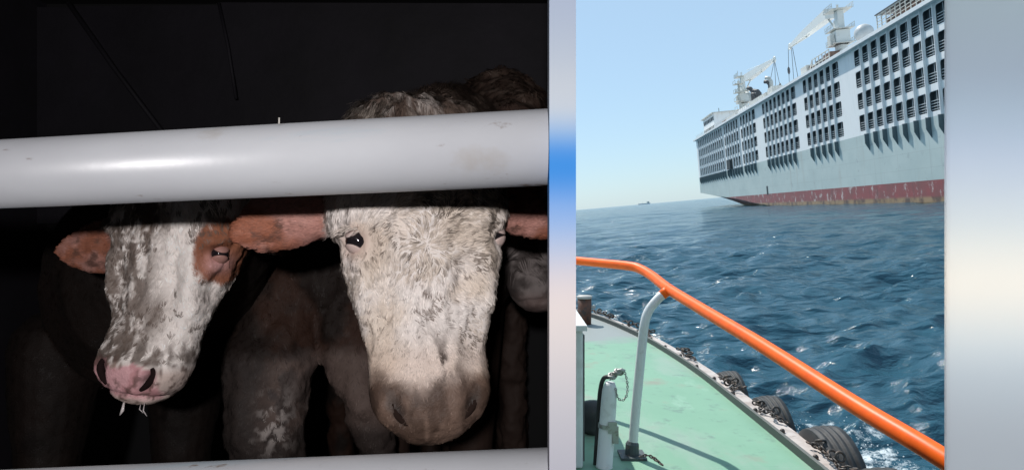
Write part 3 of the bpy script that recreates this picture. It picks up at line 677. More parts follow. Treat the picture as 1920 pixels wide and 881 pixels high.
# rails
railm = mat('rail_white', (.46, .475, .505), .36, noise=[(3.5, (.39, .40, .43), .4, .7, (.4, 1, 1)), (11, (.36, .44, .50), .56, .70, (.08, 1, 1)), (7, (.34, .31, .28), .62, .80, (.7, 1, 1)), (38, (.18, .13, .10), .64, .73, (.5, 1, 1)), (90, (.16, .12, .10), .70, .76, (.12, 1, 1))], bump=(22, .10, .004))
a_, b_ = P(0, 327, .845), P(1037, 276, .757)
def ext(a, b, x): t = (x-a.x)/(b.x-a.x); return a+(b-a)*t
pr = part(MB().tube([ext(a_, b_, -2.39), b_], .0435, 48), 'rail', railm, True); pr['label'] = 'upper white painted pipe rail'
a2, b2 = P(0, 957, .845), P(1037, 924, .757)
pr = part(MB().tube([ext(a2, b2, -2.39), b2], .0495, 48), 'rail', railm, True); pr['label'] = 'lower white painted pipe rail'
part(MB().tube([P(523, 262, .80), P(523.5, 221, .80)], .0010, 6), 'wire_end', M['cap'])
# post made up for a blurred backdrop strip; its sky tones are painted bands
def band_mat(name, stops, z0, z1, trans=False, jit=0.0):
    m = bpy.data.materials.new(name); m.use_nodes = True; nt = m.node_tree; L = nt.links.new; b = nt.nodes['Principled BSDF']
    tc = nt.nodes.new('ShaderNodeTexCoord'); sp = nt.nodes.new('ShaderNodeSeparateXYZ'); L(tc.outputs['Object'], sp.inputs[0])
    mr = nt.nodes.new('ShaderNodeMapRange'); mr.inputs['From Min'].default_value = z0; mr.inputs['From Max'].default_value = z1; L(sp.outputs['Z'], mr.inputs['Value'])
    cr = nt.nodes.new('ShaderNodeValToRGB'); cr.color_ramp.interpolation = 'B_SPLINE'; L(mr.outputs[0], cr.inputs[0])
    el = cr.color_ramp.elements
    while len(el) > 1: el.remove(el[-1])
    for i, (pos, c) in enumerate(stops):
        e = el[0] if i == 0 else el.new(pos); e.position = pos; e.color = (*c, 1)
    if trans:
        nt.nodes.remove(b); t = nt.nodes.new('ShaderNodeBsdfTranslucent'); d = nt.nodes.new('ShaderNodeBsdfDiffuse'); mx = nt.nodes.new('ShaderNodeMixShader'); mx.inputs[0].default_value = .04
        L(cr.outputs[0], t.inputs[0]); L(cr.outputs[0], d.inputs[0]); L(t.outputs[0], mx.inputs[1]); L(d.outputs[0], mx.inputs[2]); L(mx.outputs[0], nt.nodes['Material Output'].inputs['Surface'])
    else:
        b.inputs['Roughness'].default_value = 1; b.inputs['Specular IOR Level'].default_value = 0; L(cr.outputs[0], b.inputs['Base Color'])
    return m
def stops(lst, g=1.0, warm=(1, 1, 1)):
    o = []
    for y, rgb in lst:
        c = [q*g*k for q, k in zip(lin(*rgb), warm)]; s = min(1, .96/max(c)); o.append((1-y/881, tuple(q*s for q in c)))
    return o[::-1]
YP = .70
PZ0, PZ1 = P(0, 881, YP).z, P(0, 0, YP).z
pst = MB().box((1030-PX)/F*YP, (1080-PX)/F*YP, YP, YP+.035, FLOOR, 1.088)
post_m = band_mat('post_blur_bands', stops([(0, (165, 178, 200)), (110, (178, 190, 205)), (200, (200, 206, 212)), (245, (150, 185, 222)), (285, (64, 142, 222)), (335, (64, 142, 222)), (385, (130, 172, 230)), (450, (168, 192, 226)), (530, (226, 216, 216)), (610, (230, 222, 220)), (740, (205, 205, 212)), (881, (188, 190, 202))], .72), PZ0, PZ1)
pst = pst.obj('backdrop_strip_post', post_m); pst.location = (0, 0, EYE); pst.rotation_euler = (0, ROLL, 0)
tag(pst, 'narrow upright post standing in for a blurred backdrop strip with a soft blue band between the cattle pen and the sea', 'post')
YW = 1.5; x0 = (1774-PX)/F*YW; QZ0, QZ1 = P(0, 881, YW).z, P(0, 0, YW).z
pane_m = band_mat('pane_blur_bands', [(1-y/881, c) for y, c in [(0, (.57, .62, .65)), (130, (.57, .61, .67)), (210, (.62, .68, .74)), (300, (.71, .75, .83)), (420, (.84, .86, .86)), (500, (.97, .93, .88)), (560, (.97, .93, .88)), (640, (.82, .84, .85)), (710, (.71, .74, .77)), (800, (.64, .66, .69)), (881, (.62, .64, .67))]][::-1], QZ0, QZ1, True)  # made-up pane for a blurred backdrop strip; its glow is painted as bands
pn = MB().box(x0, x0+.75, YW, YW+.006, -.86, .98).obj('backdrop_strip_pane', pane_m); pn.location = (0, 0, EYE); pn.rotation_euler = (0, ROLL, 0)
tag(pn, 'tall pale pane standing in for a blurred backdrop strip, its glow painted in cream and grey, beside the sea view', 'panel')
# unseen enclosure added round the camera to keep daylight off the cattle
CB = (0, 0, FLOOR)
daylight_shield = boat('daylight_shield', CB); tag(daylight_shield, 'unseen dark enclosure added round the viewpoint to keep daylight off the cattle', 'daylight_shield')
cm = mat('daylight_shield_dark', (.05, .05, .052), .8)
for nm, bx in (('roof', (-2.46, 1.9, -1.66, .699, 1.091, 1.12)), ('roof', (.36, 1.9, .70, 1.52, 1.091, 1.12)), ('back_wall', (-2.46, 1.9, -1.66, -1.6, FLOOR, 1.09)), ('side_wall', (1.84, 1.9, -1.6, 1.56, FLOOR, 1.09)),
               ('front_wall', (.14, 1.84, YW, YW+.05, FLOOR, -.864)), ('front_wall', (.14, 1.84, YW, YW+.05, .985, 1.09)), ('jamb', (x0+.753, 1.84, YW, YW+.05, -.862, .983))):
    shift(MB().box(*bx).obj(nm, cm, daylight_shield), CB)
# work lamp by the camera, pointing into the pen
LP = Vector((-.03, -.42, .155))
lamp = empty('work_lamp', W(LP), (0, ROLL, 0)); tag(lamp, 'small hand lamp shining into the pen from beside the viewpoint', 'lamp')
MB().lathe([(.001, -.0), (.03, 0), (.035, .012), (.035, .05), (.02, .07), (.015, .16), (.001, .165)], 18, Matrix.Rotation(R(90), 4, 'X')).obj('housing', M['gear_dark'], lamp, True)
MB().lathe([(.001, -.002), (.026, -.002)], 18, Matrix.Rotation(R(90), 4, 'X')).obj('lens', mat('lamp_lens', (.8, .8, .8), .3), lamp)
ld = bpy.data.lights.new('lamp_light', 'SPOT'); ld.energy = 76; ld.shadow_soft_size = .025; ld.spot_size = R(150); ld.spot_blend = .8; ld.color = (1, .965, .96)
lo = bpy.data.objects.new('lamp_light', ld); col.objects.link(lo); lo.parent = lamp; lo.location = (0, .02, 0); lo.rotation_euler = (R(86), 0, R(12))

from mathutils.kdtree import KDTree
# ================================================================== THE CATTLE
def hash3(i, j, k, seed=0):
    h = (i.astype(np.int64)*374761393+j.astype(np.int64)*668265263+k.astype(np.int64)*2147483647+seed*1274126177) & 0xffffffff
    h = ((h ^ (h >> 13))*1274126177) & 0xffffffff; h = (h ^ (h >> 16)) & 0xffff
    return h/65535.0
def vnoise(p, sc, seed=0):
    q = np.asarray(p)*sc+100; i = np.floor(q).astype(int); f = q-i; f = f*f*(3-2*f); r = 0
    for a in (0, 1):
        for b in (0, 1):
            for c in (0, 1):
                w = (f[:, 0] if a else 1-f[:, 0])*(f[:, 1] if b else 1-f[:, 1])*(f[:, 2] if c else 1-f[:, 2])
                r = r+w*hash3(i[:, 0]+a, i[:, 1]+b, i[:, 2]+c, seed)
    return r
def fbm(p, sc, seed=0, oct=4):
    r = 0; a = .5; t = 0
    for o in range(oct): r = r+a*vnoise(p, sc*2**o, seed+o); t += a; a *= .55
    return r/t
def sstep(x, a, b): t = np.clip((x-a)/(b-a), 0, 1); return t*t*(3-2*t)
def gauss(p, c, s): d = (p-np.array(c))/np.array(s); return np.exp(-(d*d).sum(1))

# head profile, local: x across, -y towards the viewer, z up the face (0 = lip, .5 = poll)
PROF = [(.000, .018, -.035, .015), (.006, .036, -.050, .030), (.018, .054, -.063, .045), (.038, .072, -.073, .055), (.060, .0815, -.076, .060), (.082, .085, -.072, .064), (.105, .083, -.064, .068), (.140, .0825, -.056, .074),
        (.175, .089, -.053, .084), (.205, .0975, -.054, .098), (.235, .107, -.057, .112), (.262, .115, -.060, .124), (.290, .122, -.063, .134), (.320, .130, -.066, .138), (.350, .133, -.068, .138), (.385, .131, -.068, .130), (.420, .122, -.066, .115), (.455, .105, -.058, .100), (.480, .085, -.045, .085), (.498, .055, -.025, .060)]
def head_loft(n=40, fat=1.0):
    v = []; f = []
    for (z, hw, yf, yb) in PROF:
        yc = yf+(yb-yf)*.42
        for k in range(n):
            a = 2*math.pi*k/n; c, s = math.cos(a), math.sin(a); e = 2/2.7
            x = hw*fat*math.copysign(abs(c)**e, c); yy = math.copysign(abs(s)**e, s)
            y = yc+(yb-yc)*yy if yy > 0 else yc+(yc-yf)*yy
            if yy > 0: x *= 1-.30*yy*yy           # jaw narrower than the brow
            v.append((x, y, z))
    m = len(PROF)
    f = [(i*n+k, i*n+(k+1) % n, (i+1)*n+(k+1) % n, (i+1)*n+k) for i in range(m-1) for k in range(n)]+[tuple(range(n))[::-1], tuple((m-1)*n+k for k in range(n))]
    return v, f
def ear_loft(side, droop=.02, L=.185, back=.05, z0=.345, tall=1.2):
    v = []; f = []; n = 12; secs = [(0, .022, .020), (.12, .030, .018), (.3, .044, .014), (.5, .050, .012), (.7, .044, .011), (.88, .027, .010), (1.0, .008, .007)]
    for (t, hh, th) in secs:
        cx = side*(.105+L*t); cz = z0+.012*math.sin(t*3)-droop*t*t; cy = .035+back*t
        for k in range(n):
            a = 2*math.pi*k/n; c, s = math.cos(a), math.sin(a)
            cup = -.022*(1-abs(c)**2)*math.sin(min(t*3.2, 3.14))
            v.append((cx, cy+th*s+ (.02*c*c*math.sin(t*3.14)) , cz+hh*tall*c))
    m = len(secs); f = [(i*n+k, i*n+(k+1) % n, (i+1)*n+(k+1) % n, (i+1)*n+k) for i in range(m-1) for k in range(n)]+[tuple(range(n))[::-1], tuple((m-1)*n+k for k in range(n))]
    return v, f
def ell_tube(pts, rad, n=20):
    """pts with (rx, rz) radii; rounded caps"""
    pts = [Vector(p) for p in pts]; P_ = []; Rr = []
    d0 = (pts[0]-pts[1]).normalized(); d1 = (pts[-1]-pts[-2]).normalized(); r0 = rad[0]; r1 = rad[-1]
    for k in (80, 55, 28): P_.append(pts[0]+d0*r0[0]*math.sin(R(k))); Rr.append((r0[0]*math.cos(R(k)), r0[1]*math.cos(R(k))))
    for p, r in zip(pts, rad): P_.append(p); Rr.append(r)
    for k in (28, 55, 80): P_.append(pts[-1]+d1*r1[0]*math.sin(R(k))); Rr.append((r1[0]*math.cos(R(k)), r1[1]*math.cos(R(k))))
    v = []; N = len(P_)
    for i, p in enumerate(P_):
        t = (P_[min(i+1, N-1)]-P_[max(i-1, 0)]).normalized(); up = Vector((0, 0, 1)) if abs(t.z) < .8 else Vector((0, 1, 0)); up = (up-t*up.dot(t)).normalized(); sd = t.cross(up)
        for k in range(n):
            a = 2*math.pi*k/n; v.append(p+sd*math.cos(a)*Rr[i][0]+up*math.sin(a)*Rr[i][1])
    f = [(i*n+k, i*n+(k+1) % n, (i+1)*n+(k+1) % n, (i+1)*n+k) for i in range(N-1) for k in range(n)]+[tuple(range(n))[::-1], tuple((N-1)*n+k for k in range(n))]
    return v, f

cow_mat = bpy.data.materials.new('cow_coat'); cow_mat.use_nodes = True
nt = cow_mat.node_tree; b = nt.nodes['Principled BSDF']; at = nt.nodes.new('ShaderNodeAttribute'); at.attribute_name = 'coat'
nt.links.new(at.outputs['Color'], b.inputs['Base Color']); b.inputs['Specular IOR Level'].default_value = .3
mr = nt.nodes.new('ShaderNodeMapRange'); mr.inputs['To Min'].default_value = .75; mr.inputs['To Max'].default_value = .28; nt.links.new(at.outputs['Alpha'], mr.inputs['Value']); nt.links.new(mr.outputs[0], b.inputs['Roughness'])
nz = nt.nodes.new('ShaderNodeTexNoise'); nz.inputs['Scale'].default_value = 260; tcn = nt.nodes.new('ShaderNodeTexCoord'); nt.links.new(tcn.outputs['Object'], nz.inputs['Vector'])
bp = nt.nodes.new('ShaderNodeBump'); bp.inputs['Strength'].default_value = .35; bp.inputs['Distance'].default_value = .003; nt.links.new(nz.outputs['Fac'], bp.inputs['Height']); nt.links.new(bp.outputs[0], b.inputs['Normal'])
hair_mat = bpy.data.materials.new('cow_hair'); hair_mat.use_nodes = True
nt = hair_mat.node_tree; b = nt.nodes['Principled BSDF']; at = nt.nodes.new('ShaderNodeAttribute'); at.attribute_name = 'coat'
nt.links.new(at.outputs['Color'], b.inputs['Base Color']); b.inputs['Roughness'].default_value = .6; b.inputs['Specular IOR Level'].default_value = .25
eye_mat = mat('eye_dark', (.012, .010, .012), .06); lash_mat = mat('lash_pale', (.62, .55, .5), .6)

WALLK = .0565
def make_cow(name, label, base, Mh, pieces, colour, voxel, smooth_it, head=True, ears=True, sculpt=None, ear_arg=((-1, .02, .185, .05), (1, .02, .185, .05))):
    root = boat(name, base); tag(root, label, 'cow', 'cattle in the pen')
    mb = MB()
    if head:
        v, f = head_loft(); mb.add([Mh @ Vector(p) for p in v], f)
        for e in (ear_arg if ears else ()):
            v, f = ear_loft(*e); mb.add([Mh @ Vector(p) for p in v], f)
    for pts, rad in pieces: mb.add(*ell_tube(pts, rad))
    tmp = mb.obj('tmp', None)
    rm = tmp.modifiers.new('r', 'REMESH'); rm.mode = 'VOXEL'; rm.voxel_size = voxel
    sm = tmp.modifiers.new('s', 'SMOOTH'); sm.factor = .5; sm.iterations = smooth_it
    dg = bpy.context.evaluated_depsgraph_get(); me = bpy.data.meshes.new_from_object(tmp.evaluated_get(dg))
    bpy.data.objects.remove(tmp)
    n = len(me.vertices); co = np.empty(n*3, np.float32); me.vertices.foreach_get('co', co); co = co.reshape(-1, 3).astype(float)
    Mi = np.array(Mh.inverted()) if Mh else np.eye(4)
    loc = co @ Mi[:3, :3].T+Mi[:3, 3]
    nr = np.empty(n*3, np.float32); me.vertices.foreach_get('normal', nr); nr = nr.reshape(-1, 3).astype(float)
    if sculpt: co = co+nr*sculpt(loc, co)[:, None]
    co[:, 1] = np.minimum(co[:, 1], 3.22); co[:, 0] = np.minimum(co[:, 0], WALLK*co[:, 1])            # animals press against the partition, not through it
    rgba = colour(loc, co)
    me.vertices.foreach_set('co', (co-np.array(base)).astype(np.float32).ravel())
    ca = me.color_attributes.new('coat', 'FLOAT_COLOR', 'POINT'); ca.data.foreach_set('color', rgba.astype(np.float32).ravel())
    me.materials.clear(); me.materials.append(cow_mat); me.update(); me.shade_smooth()
    o = bpy.data.objects.new('body', me); col.objects.link(o); o.parent = root
    return root, o, Mi

def add_hair(root, body, Mi, base, N, colour, flow, length, region, seed, width=.0010, clumps=1400, clump_k=.65, lift=.35):
    rng = np.random.default_rng(seed); me = body.data; me.calc_loop_triangles()
    nt_ = len(me.loop_triangles); tv = np.empty(nt_*3, np.int32); me.loop_triangles.foreach_get('vertices', tv); tv = tv.reshape(-1, 3)
    n = len(me.vertices); co = np.empty(n*3, np.float32); me.vertices.foreach_get('co', co); co = co.reshape(-1, 3).astype(float)+np.array(base)
    nr = np.empty(n*3, np.float32); me.vertices.foreach_get('normal', nr); nr = nr.reshape(-1, 3).astype(float)
    A, B, C = co[tv[:, 0]], co[tv[:, 1]], co[tv[:, 2]]; ar = np.linalg.norm(np.cross(B-A, C-A), axis=1)/2
    cen = (A+B+C)/3; locc = cen @ Mi[:3, :3].T+Mi[:3, 3]
    nf = nr[tv[:, 0]]; view = -cen/np.linalg.norm(cen, axis=1)[:, None]
    w = ar*region(locc, cen)*((nf*view).sum(1) > -.35)
    if w.sum() <= 0: return
    ti = rng.choice(nt_, N, p=w/w.sum()); u, v = rng.random(N), rng.random(N); fl = u+v > 1; u[fl] = 1-u[fl]; v[fl] = 1-v[fl]
    p = A[ti]+(B[ti]-A[ti])*u[:, None]+(C[ti]-A[ti])*v[:, None]; nn = nr[tv[ti, 0]]
    loc = p @ Mi[:3, :3].T+Mi[:3, 3]
    d = flow(loc, p)                       # in head-local axes
    d = d @ np.linalg.inv(Mi[:3, :3]).T
    d = d-nn*(d*nn).sum(1)[:, None]; d /= np.linalg.norm(d, axis=1)[:, None]+1e-9
    L = length(loc, p)*(.7+.6*rng.random(N))
    jit = rng.normal(size=(N, 3))*.16
    dd = d+jit; tip = p+nn*(L*lift)[:, None]*.8+dd*L[:, None]
    # wet clumps: tips are drawn together
    ci = rng.choice(N, min(clumps, N), replace=False); own = np.empty(N, int)
    kd = KDTree(len(ci))
    for k, i_ in enumerate(ci): kd.insert(p[i_], k)
    kd.balance(); own[:] = [kd.find(q)[1] for q in p]
    ctip = tip[ci][own]; tip = tip*(1-clump_k)+ctip*clump_k
    mid = p*.5+tip*.5+nn*(L*.16)[:, None]
    side = np.cross(d, nn); side /= np.linalg.norm(side, axis=1)[:, None]+1e-9
    wd = (width*(.7+.6*rng.random(N)))[:, None]
    V = np.stack([p-side*wd, p+side*wd, mid-side*wd*.8, mid+side*wd*.8, tip], 1).reshape(-1, 3)
    V[:, 0] = np.minimum(V[:, 0], (WALLK+.0008)*V[:, 1])
    o5 = np.arange(N)[:, None]*5
    Fa = np.concatenate([o5+np.array([[0, 1, 3]]), o5+np.array([[0, 3, 2]]), o5+np.array([[2, 3, 4]])])
    c = colour(loc, p, ci, own, rng); c = np.repeat(c, 5, 0)
    hm = bpy.data.meshes.new('coat_hair'); fast_mesh(hm, V-np.array(base), Fa)
    ca = hm.color_attributes.new('coat', 'FLOAT_COLOR', 'POINT'); ca.data.foreach_set('color', np.concatenate([c, np.zeros((len(c), 1))], 1).astype(np.float32).ravel())
    hm.materials.append(hair_mat); h = bpy.data.objects.new('coat_hair', hm); col.objects.link(h); h.parent = root; h['kind'] = 'stuff'
def cap(mb, c, r, d, ang, n=18):
    q = Vector(d).normalized().to_track_quat('Z', 'Y').to_matrix().to_4x4()
    mb.lathe([(max(.0004, r*math.sin(R(a))), r*math.cos(R(a))) for a in np.linspace(1, ang, 7)], n, Matrix.Translation(c) @ q)
def add_eye(root, Mh, base, c, r, s, up, lo, lid):
    w = Mh @ Vector(c)-Vector(base); r3 = Mh.to_3x3(); r *= r3.col[0].length
    mb = MB(); mb.lathe([(.001, -r)]+[(r*math.sin(R(a)), -r*math.cos(R(a))) for a in range(15, 180, 15)]+[(.001, r)], 20, Matrix.Translation(w)); mb.obj('eye', eye_mat, root, True)
    for ang, z in ((up, .85), (lo, -.85)):
        mb = MB(); cap(mb, w, r*1.10, r3 @ Vector((s*.42, -.30, z)), ang); o = mb.obj('eyelid', lid, root, True)
        o.modifiers.new('t', 'SOLIDIFY').thickness = .002
def lashes(root, Mh, base, c, r, sgn, n=26):
    mb = MB(); rng = random.Random(4)
    for k in range(n):
        a = R(20+140*k/(n-1)); p0 = Vector(c)+Vector((sgn*.3*r, -r*.75, 0))+Vector((math.cos(a)*r*.95*1, -.1*r*math.sin(a), math.sin(a)*r*.8))
        d = Vector((sgn*(.012+.010*rng.random()), -.012, .004-.012*rng.random())); p1 = p0+d*.5+Vector((0, 0, .001)); p2 = p0+d+Vector((0, 0, -.003))
        mb.tube([Mh @ q-Vector(base) for q in (p0, p1, p2)], [.0007, .0006, .0002], 4, False)
    mb.obj('eyelashes', lash_mat, root)

PZ = np.array(PROF)
def face_y(x, z):
    hw, yf, yb = (float(np.interp(z, PZ[:, 0], PZ[:, k])) for k in (1, 2, 3)); yc = yf+(yb-yf)*.42
    return yc-(yc-yf)*max(0, 1-(abs(x)/hw)**2.7)**(1/2.7)
def nostrils(root, Mh, base, m, sink):
    for s in (-1, 1):
        pts = [(.036, .036), (.046, .045), (.054, .056), (.057, .067), (.052, .077)]
        pts = [Mh @ Vector((s*x, face_y(x, z)+sink, z))-Vector(base) for x, z in pts]
        MB().tube(catmull(pts, 4), [(.0022+.0042*math.sin(math.pi*min(1, (k+1)/19))) for k in range(17)], 10).obj('nostril', m, root, True)
def mixc(a, b, t): t = t[:, None]; return a*(1-t)+np.asarray(b)*t
def head_sculpt(p, ex, ez, seed, pit=1.0, mouth=1.0, wave=.5):
    d = np.zeros(len(p))
    fr = sstep(-p[:, 1], -.01, .03)
    for s in (-1, 1):
        d -= pit*.015*np.exp(-(((p[:, 0]-s*(.048+.35*(p[:, 2]-.055)))/.010)**2+((p[:, 2]-.058)/.020)**2))*fr      # nostril slits
        d += .006*np.exp(-(((p[:, 0]-s*.067)/.014)**2+((p[:, 2]-.066)/.026)**2))*fr
        d += .009*gauss(p, (s*ex*.93, -.035, ez+.026), (.03, .05, .014))                                           # brow over the eye
        d -= .010*gauss(p, (s*ex, -.02, ez), (.022, .03, .013))                                                    # socket
        d += .005*gauss(p, (s*ex*.9, -.035, ez-.026), (.025, .05, .012))                                           # lower lid
        d += .011*gauss(p, (s*.084, -.035, .215), (.015, .04, .06))                                                # cheek ridge
        d -= .009*gauss(p, (s*.056, -.055, .222), (.016, .05, .055))
    d -= mouth*.007*np.exp(-((p[:, 2]-.021)/.004)**2)*sstep(-p[:, 1], .0, .03)                                           # mouth line
    d += .004*gauss(p, (0, -.07, .08), (.03, .05, .02))
    wv = np.abs(fbm(p*np.array([1, 1, .6])+(fbm(p, 18, seed+20)-.5)[:, None]*.04, 30, seed+21)-.5)
    d += wave*(.10-wv)*.05*sstep(p[:, 2], .10, .16)*(1-is_ear(p))
    d += (fbm(p, 26, seed)-.5)*.010*sstep(p[:, 2], .09, .14)+(fbm(p, 90, seed+5)-.5)*.005
    return d*(p[:, 2] > -.05)*(np.abs(p[:, 1]) < .3)

# ---------------------------------------------------------------- right-hand cow: big white face
def frame(origin, yaw, pitch, tilt, sc):
    return Matrix.Translation(origin) @ Matrix.Rotation(R(tilt), 4, 'Y') @ Matrix.Rotation(R(pitch), 4, 'X') @ Matrix.Rotation(R(yaw), 4, 'Z') @ Matrix.Scale(sc, 4)
CREAM = np.array([.70, .645, .615]); MUD = np.array([.10, .072, .058]); PINK = np.array([.66, .38, .40]); RUST_ = np.array([.40, .135, .065]); DARK = np.array([.040, .024, .019])
o1 = P(808, 823, .985); M1 = frame(o1, 15, -5, -3.5, 1.03); B1 = (-.2, 2.0, FLOOR)
def is_ear(p): return sstep(np.abs(p[:, 0]), .128, .140)*sstep(p[:, 2], .19, .21)*(p[:, 2] < .45)*(p[:, 1] < .2)
def ear_col(p):
    n = fbm(p, 22, 77); n2 = fbm(p, 60, 78); c = mixc(np.tile(np.array([.29, .105, .062]), (len(p), 1)), (.42, .21, .175), sstep(n, .42, .62)); return mixc(c, (.10, .05, .038), sstep(n2, .56, .70)*.8)
def is_head(p): return sstep(p[:, 1], .17, .11)*sstep(p[:, 2], -.08, -.04)*sstep(.60-p[:, 2], 0, .04)*(np.abs(p[:, 0]) < .5)
def col1(p, w, fine=True):
    n1 = fbm(p, 14, 11); n2 = fbm(p*np.array([2.2, 1, .9]), 34, 15)
    c = np.tile(CREAM, (len(p), 1))
    c = mixc(c, CREAM*np.array([.86, .80, .72]), sstep(n1, .45, .7))
    c = mixc(c, (.50, .33, .28), gauss(p, (-.096, -.03, .285), (.02, .06, .022))*.8)                  # pink eye rim
    c = mixc(c, (.52, .38, .30), sstep(.17-p[:, 2], 0, .06)*.5)
    mud = sstep(n2, .62, .74)*(sstep(p[:, 0], -.07, .03)*.7+.10)*sstep(p[:, 2], .1, .16)
    c = mixc(c, MUD, mud*.75)
    mz = sstep(.108+.05*(n1-.5)+.006*np.sin(p[:, 0]*60)-p[:, 2], 0, .034)
    c = mixc(c, np.array([.105, .060, .042]), mz*.92)  # brown muzzle, darkened further to paint in its tucked-under shade
    c = mixc(c, np.array([.05, .03, .022]), mz*sstep(n2, .45, .62)*.75)
    c = mixc(c, np.array([.05, .034, .028]), gauss(p, (.012, -.06, .118), (.030, .06, .032))*sstep(n2, .40, .54))
    c = mixc(c, (.02, .014, .012), sum(np.exp(-(((p[:, 0]-s*(.048+.35*(p[:, 2]-.055)))/.010)**2+((p[:, 2]-.058)/.018)**2)) for s in (-1, 1))*.95*(p[:, 1] < 0))
    e = is_ear(p); c = mixc(c, ear_col(p), e)
    top = sstep(p[:, 2], .36, .43); c = mixc(c, np.array([.075, .052, .042]), top*(.6+.4*sstep(n2, .35, .6)))
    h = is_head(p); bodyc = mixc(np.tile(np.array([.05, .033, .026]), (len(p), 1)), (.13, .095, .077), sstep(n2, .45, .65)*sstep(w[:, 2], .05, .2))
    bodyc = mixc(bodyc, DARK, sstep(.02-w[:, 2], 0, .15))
    c = c*h[:, None]+bodyc*(1-h)[:, None]
    return np.concatenate([c, (mz*.35)[:, None]], 1)
p1 = [([M1 @ Vector((0, .06, .36)), (-.16, 1.30, .07), (-.15, 1.55, .10), (-.16, 1.85, .06)], [(.10, .13), (.12, .17), (.14, .20), (.20, .27)]),
      ([(-.16, 1.8, .0), (-.22, 2.2, -.06), (-.28, 2.7, -.10), (-.3, 3.15, -.08)], [(.22, .30), (.27, .36), (.29, .37), (.22, .3)])]
for dx, y in ((-.16, 1.95), (.08, 1.95), (-.18, 3.1), (.1, 3.1)): p1.append(([(-.2+dx, y, -.25), (-.2+dx, y-.02, -.65), (-.2+dx, y+.03, -1.0), (-.2+dx, y, FLOOR+.05)], [(.10, .12), (.065, .07), (.045, .05), (.055, .055)]))
r1, bd1, Mi1 = make_cow('cow', 'cow with large muddy white face and dark eye, right of the two foremost', B1, M1, p1, col1, .005, 4,
    sculpt=lambda p, w: head_sculpt(p, .099, .287, 1, .4, .25, 1.0)*is_head(p)+(fbm(w, 18, 9)-.5)*.05*(1-is_head(p))*sstep(w[:, 2], 0, .1), ear_arg=((-1, .03, .165, .03, .338), (1, .03, .17, .045, .335)))
def hcol1(loc, p, ci, own, rng):
    c = col1(loc, p)[:, :3]; N = len(c); hd = is_head(loc)*(1-is_ear(loc))
    right = sstep(loc[:, 0], -.08, .02); wl_ = loc+(np.stack([fbm(loc, 30, 51+k) for k in range(3)], 1)-.5)*.05
    rd = np.abs(fbm(wl_*np.array([1.0, 1, .55]), 26, 33)-.5)
    streak = sstep(.020-rd, 0, .016)*sstep(fbm(loc, 11, 36)+.18*right, .42, .54)*sstep(loc[:, 2], .11, .16)
    spot = sstep(fbm(wl_, 38, 39)+.05*right, .64, .69)*sstep(loc[:, 2], .10, .14)
    c = mixc(c, MUD*1.3, np.clip(streak*.9+spot*.9, 0, .95)*hd*(.6+.4*rng.random(N)))
    grime = sstep(fbm(loc, 15, 38), .44, .66)*sstep(loc[:, 2], .1, .16)*hd
    c = mixc(c, c.mean(1)[:, None]*np.array([.72, .60, .50]), grime*.75)
    return np.clip(c*(.72+.56*rng.random(N))[:, None], 0, .85)
def flow1(loc, p):
    cx, cz = .0, .275; dx, dz = loc[:, 0]-cx, loc[:, 2]-cz; r = np.sqrt(dx*dx+dz*dz)+1e-6
    n = (fbm(loc, 11, 41)-.5)*5.2+(fbm(loc, 30, 44)-.5)*2.5
    a = np.arctan2(dz, dx)+.5+n*.8; sw = np.exp(-(r/.10)**2)
    x = np.cos(a)*sw+(1-sw)*(.35*np.sign(dx)*np.minimum(1, np.abs(dx)/.05)+.9*n*.45); z = np.sin(a)*sw+(1-sw)*(-1.0+.3*n)
    e = is_ear(loc); x = x*(1-e)+e*np.sign(loc[:, 0]); z = z*(1-e)
    return np.stack([x, 0*x, z], 1)
def len1(loc, p):
    L = .0045+.0045*sstep(loc[:, 2], .14, .26)+.010*sstep(loc[:, 2], .38, .44)+.016*(1-is_head(loc))
    return np.where(loc[:, 2] < .1, .004, L)*np.where(np.hypot(loc[:, 0]+.096, loc[:, 2]-.285) < .03, .35, 1)*np.where(is_ear(loc) > .5, .8, 1)
def reg1(loc, c):
    eye = (np.hypot(loc[:, 0]+.096, (loc[:, 2]-.286)*1.4) > .021)
    back = (1-is_head(loc))*(c[:, 2] > .1)*(c[:, 1] < 2.2)
    return eye*(is_head(loc)*np.where(loc[:, 2] > .085, 1, .25)+back*.55)
add_hair(r1, bd1, Mi1, B1, 120000, hcol1, flow1, len1, reg1, 5, .00055, 9000, .5, .10)
lid1 = mat('lid_pink', (.52, .40, .37), .5, bump=(120, .4, .002)); lid2 = mat('lid_pale_pink', (.33, .17, .145), .5, bump=(120, .4, .002))
add_eye(r1, M1, B1, (-.091, -.0335, .287), .0180, -1, 46, 46, lid1); add_eye(r1, M1, B1, (.108, .0, .287), .0185, 1, 56, 56, lid1)
lashes(r1, M1, B1, (-.093, -.036, .291), .0170, -1)

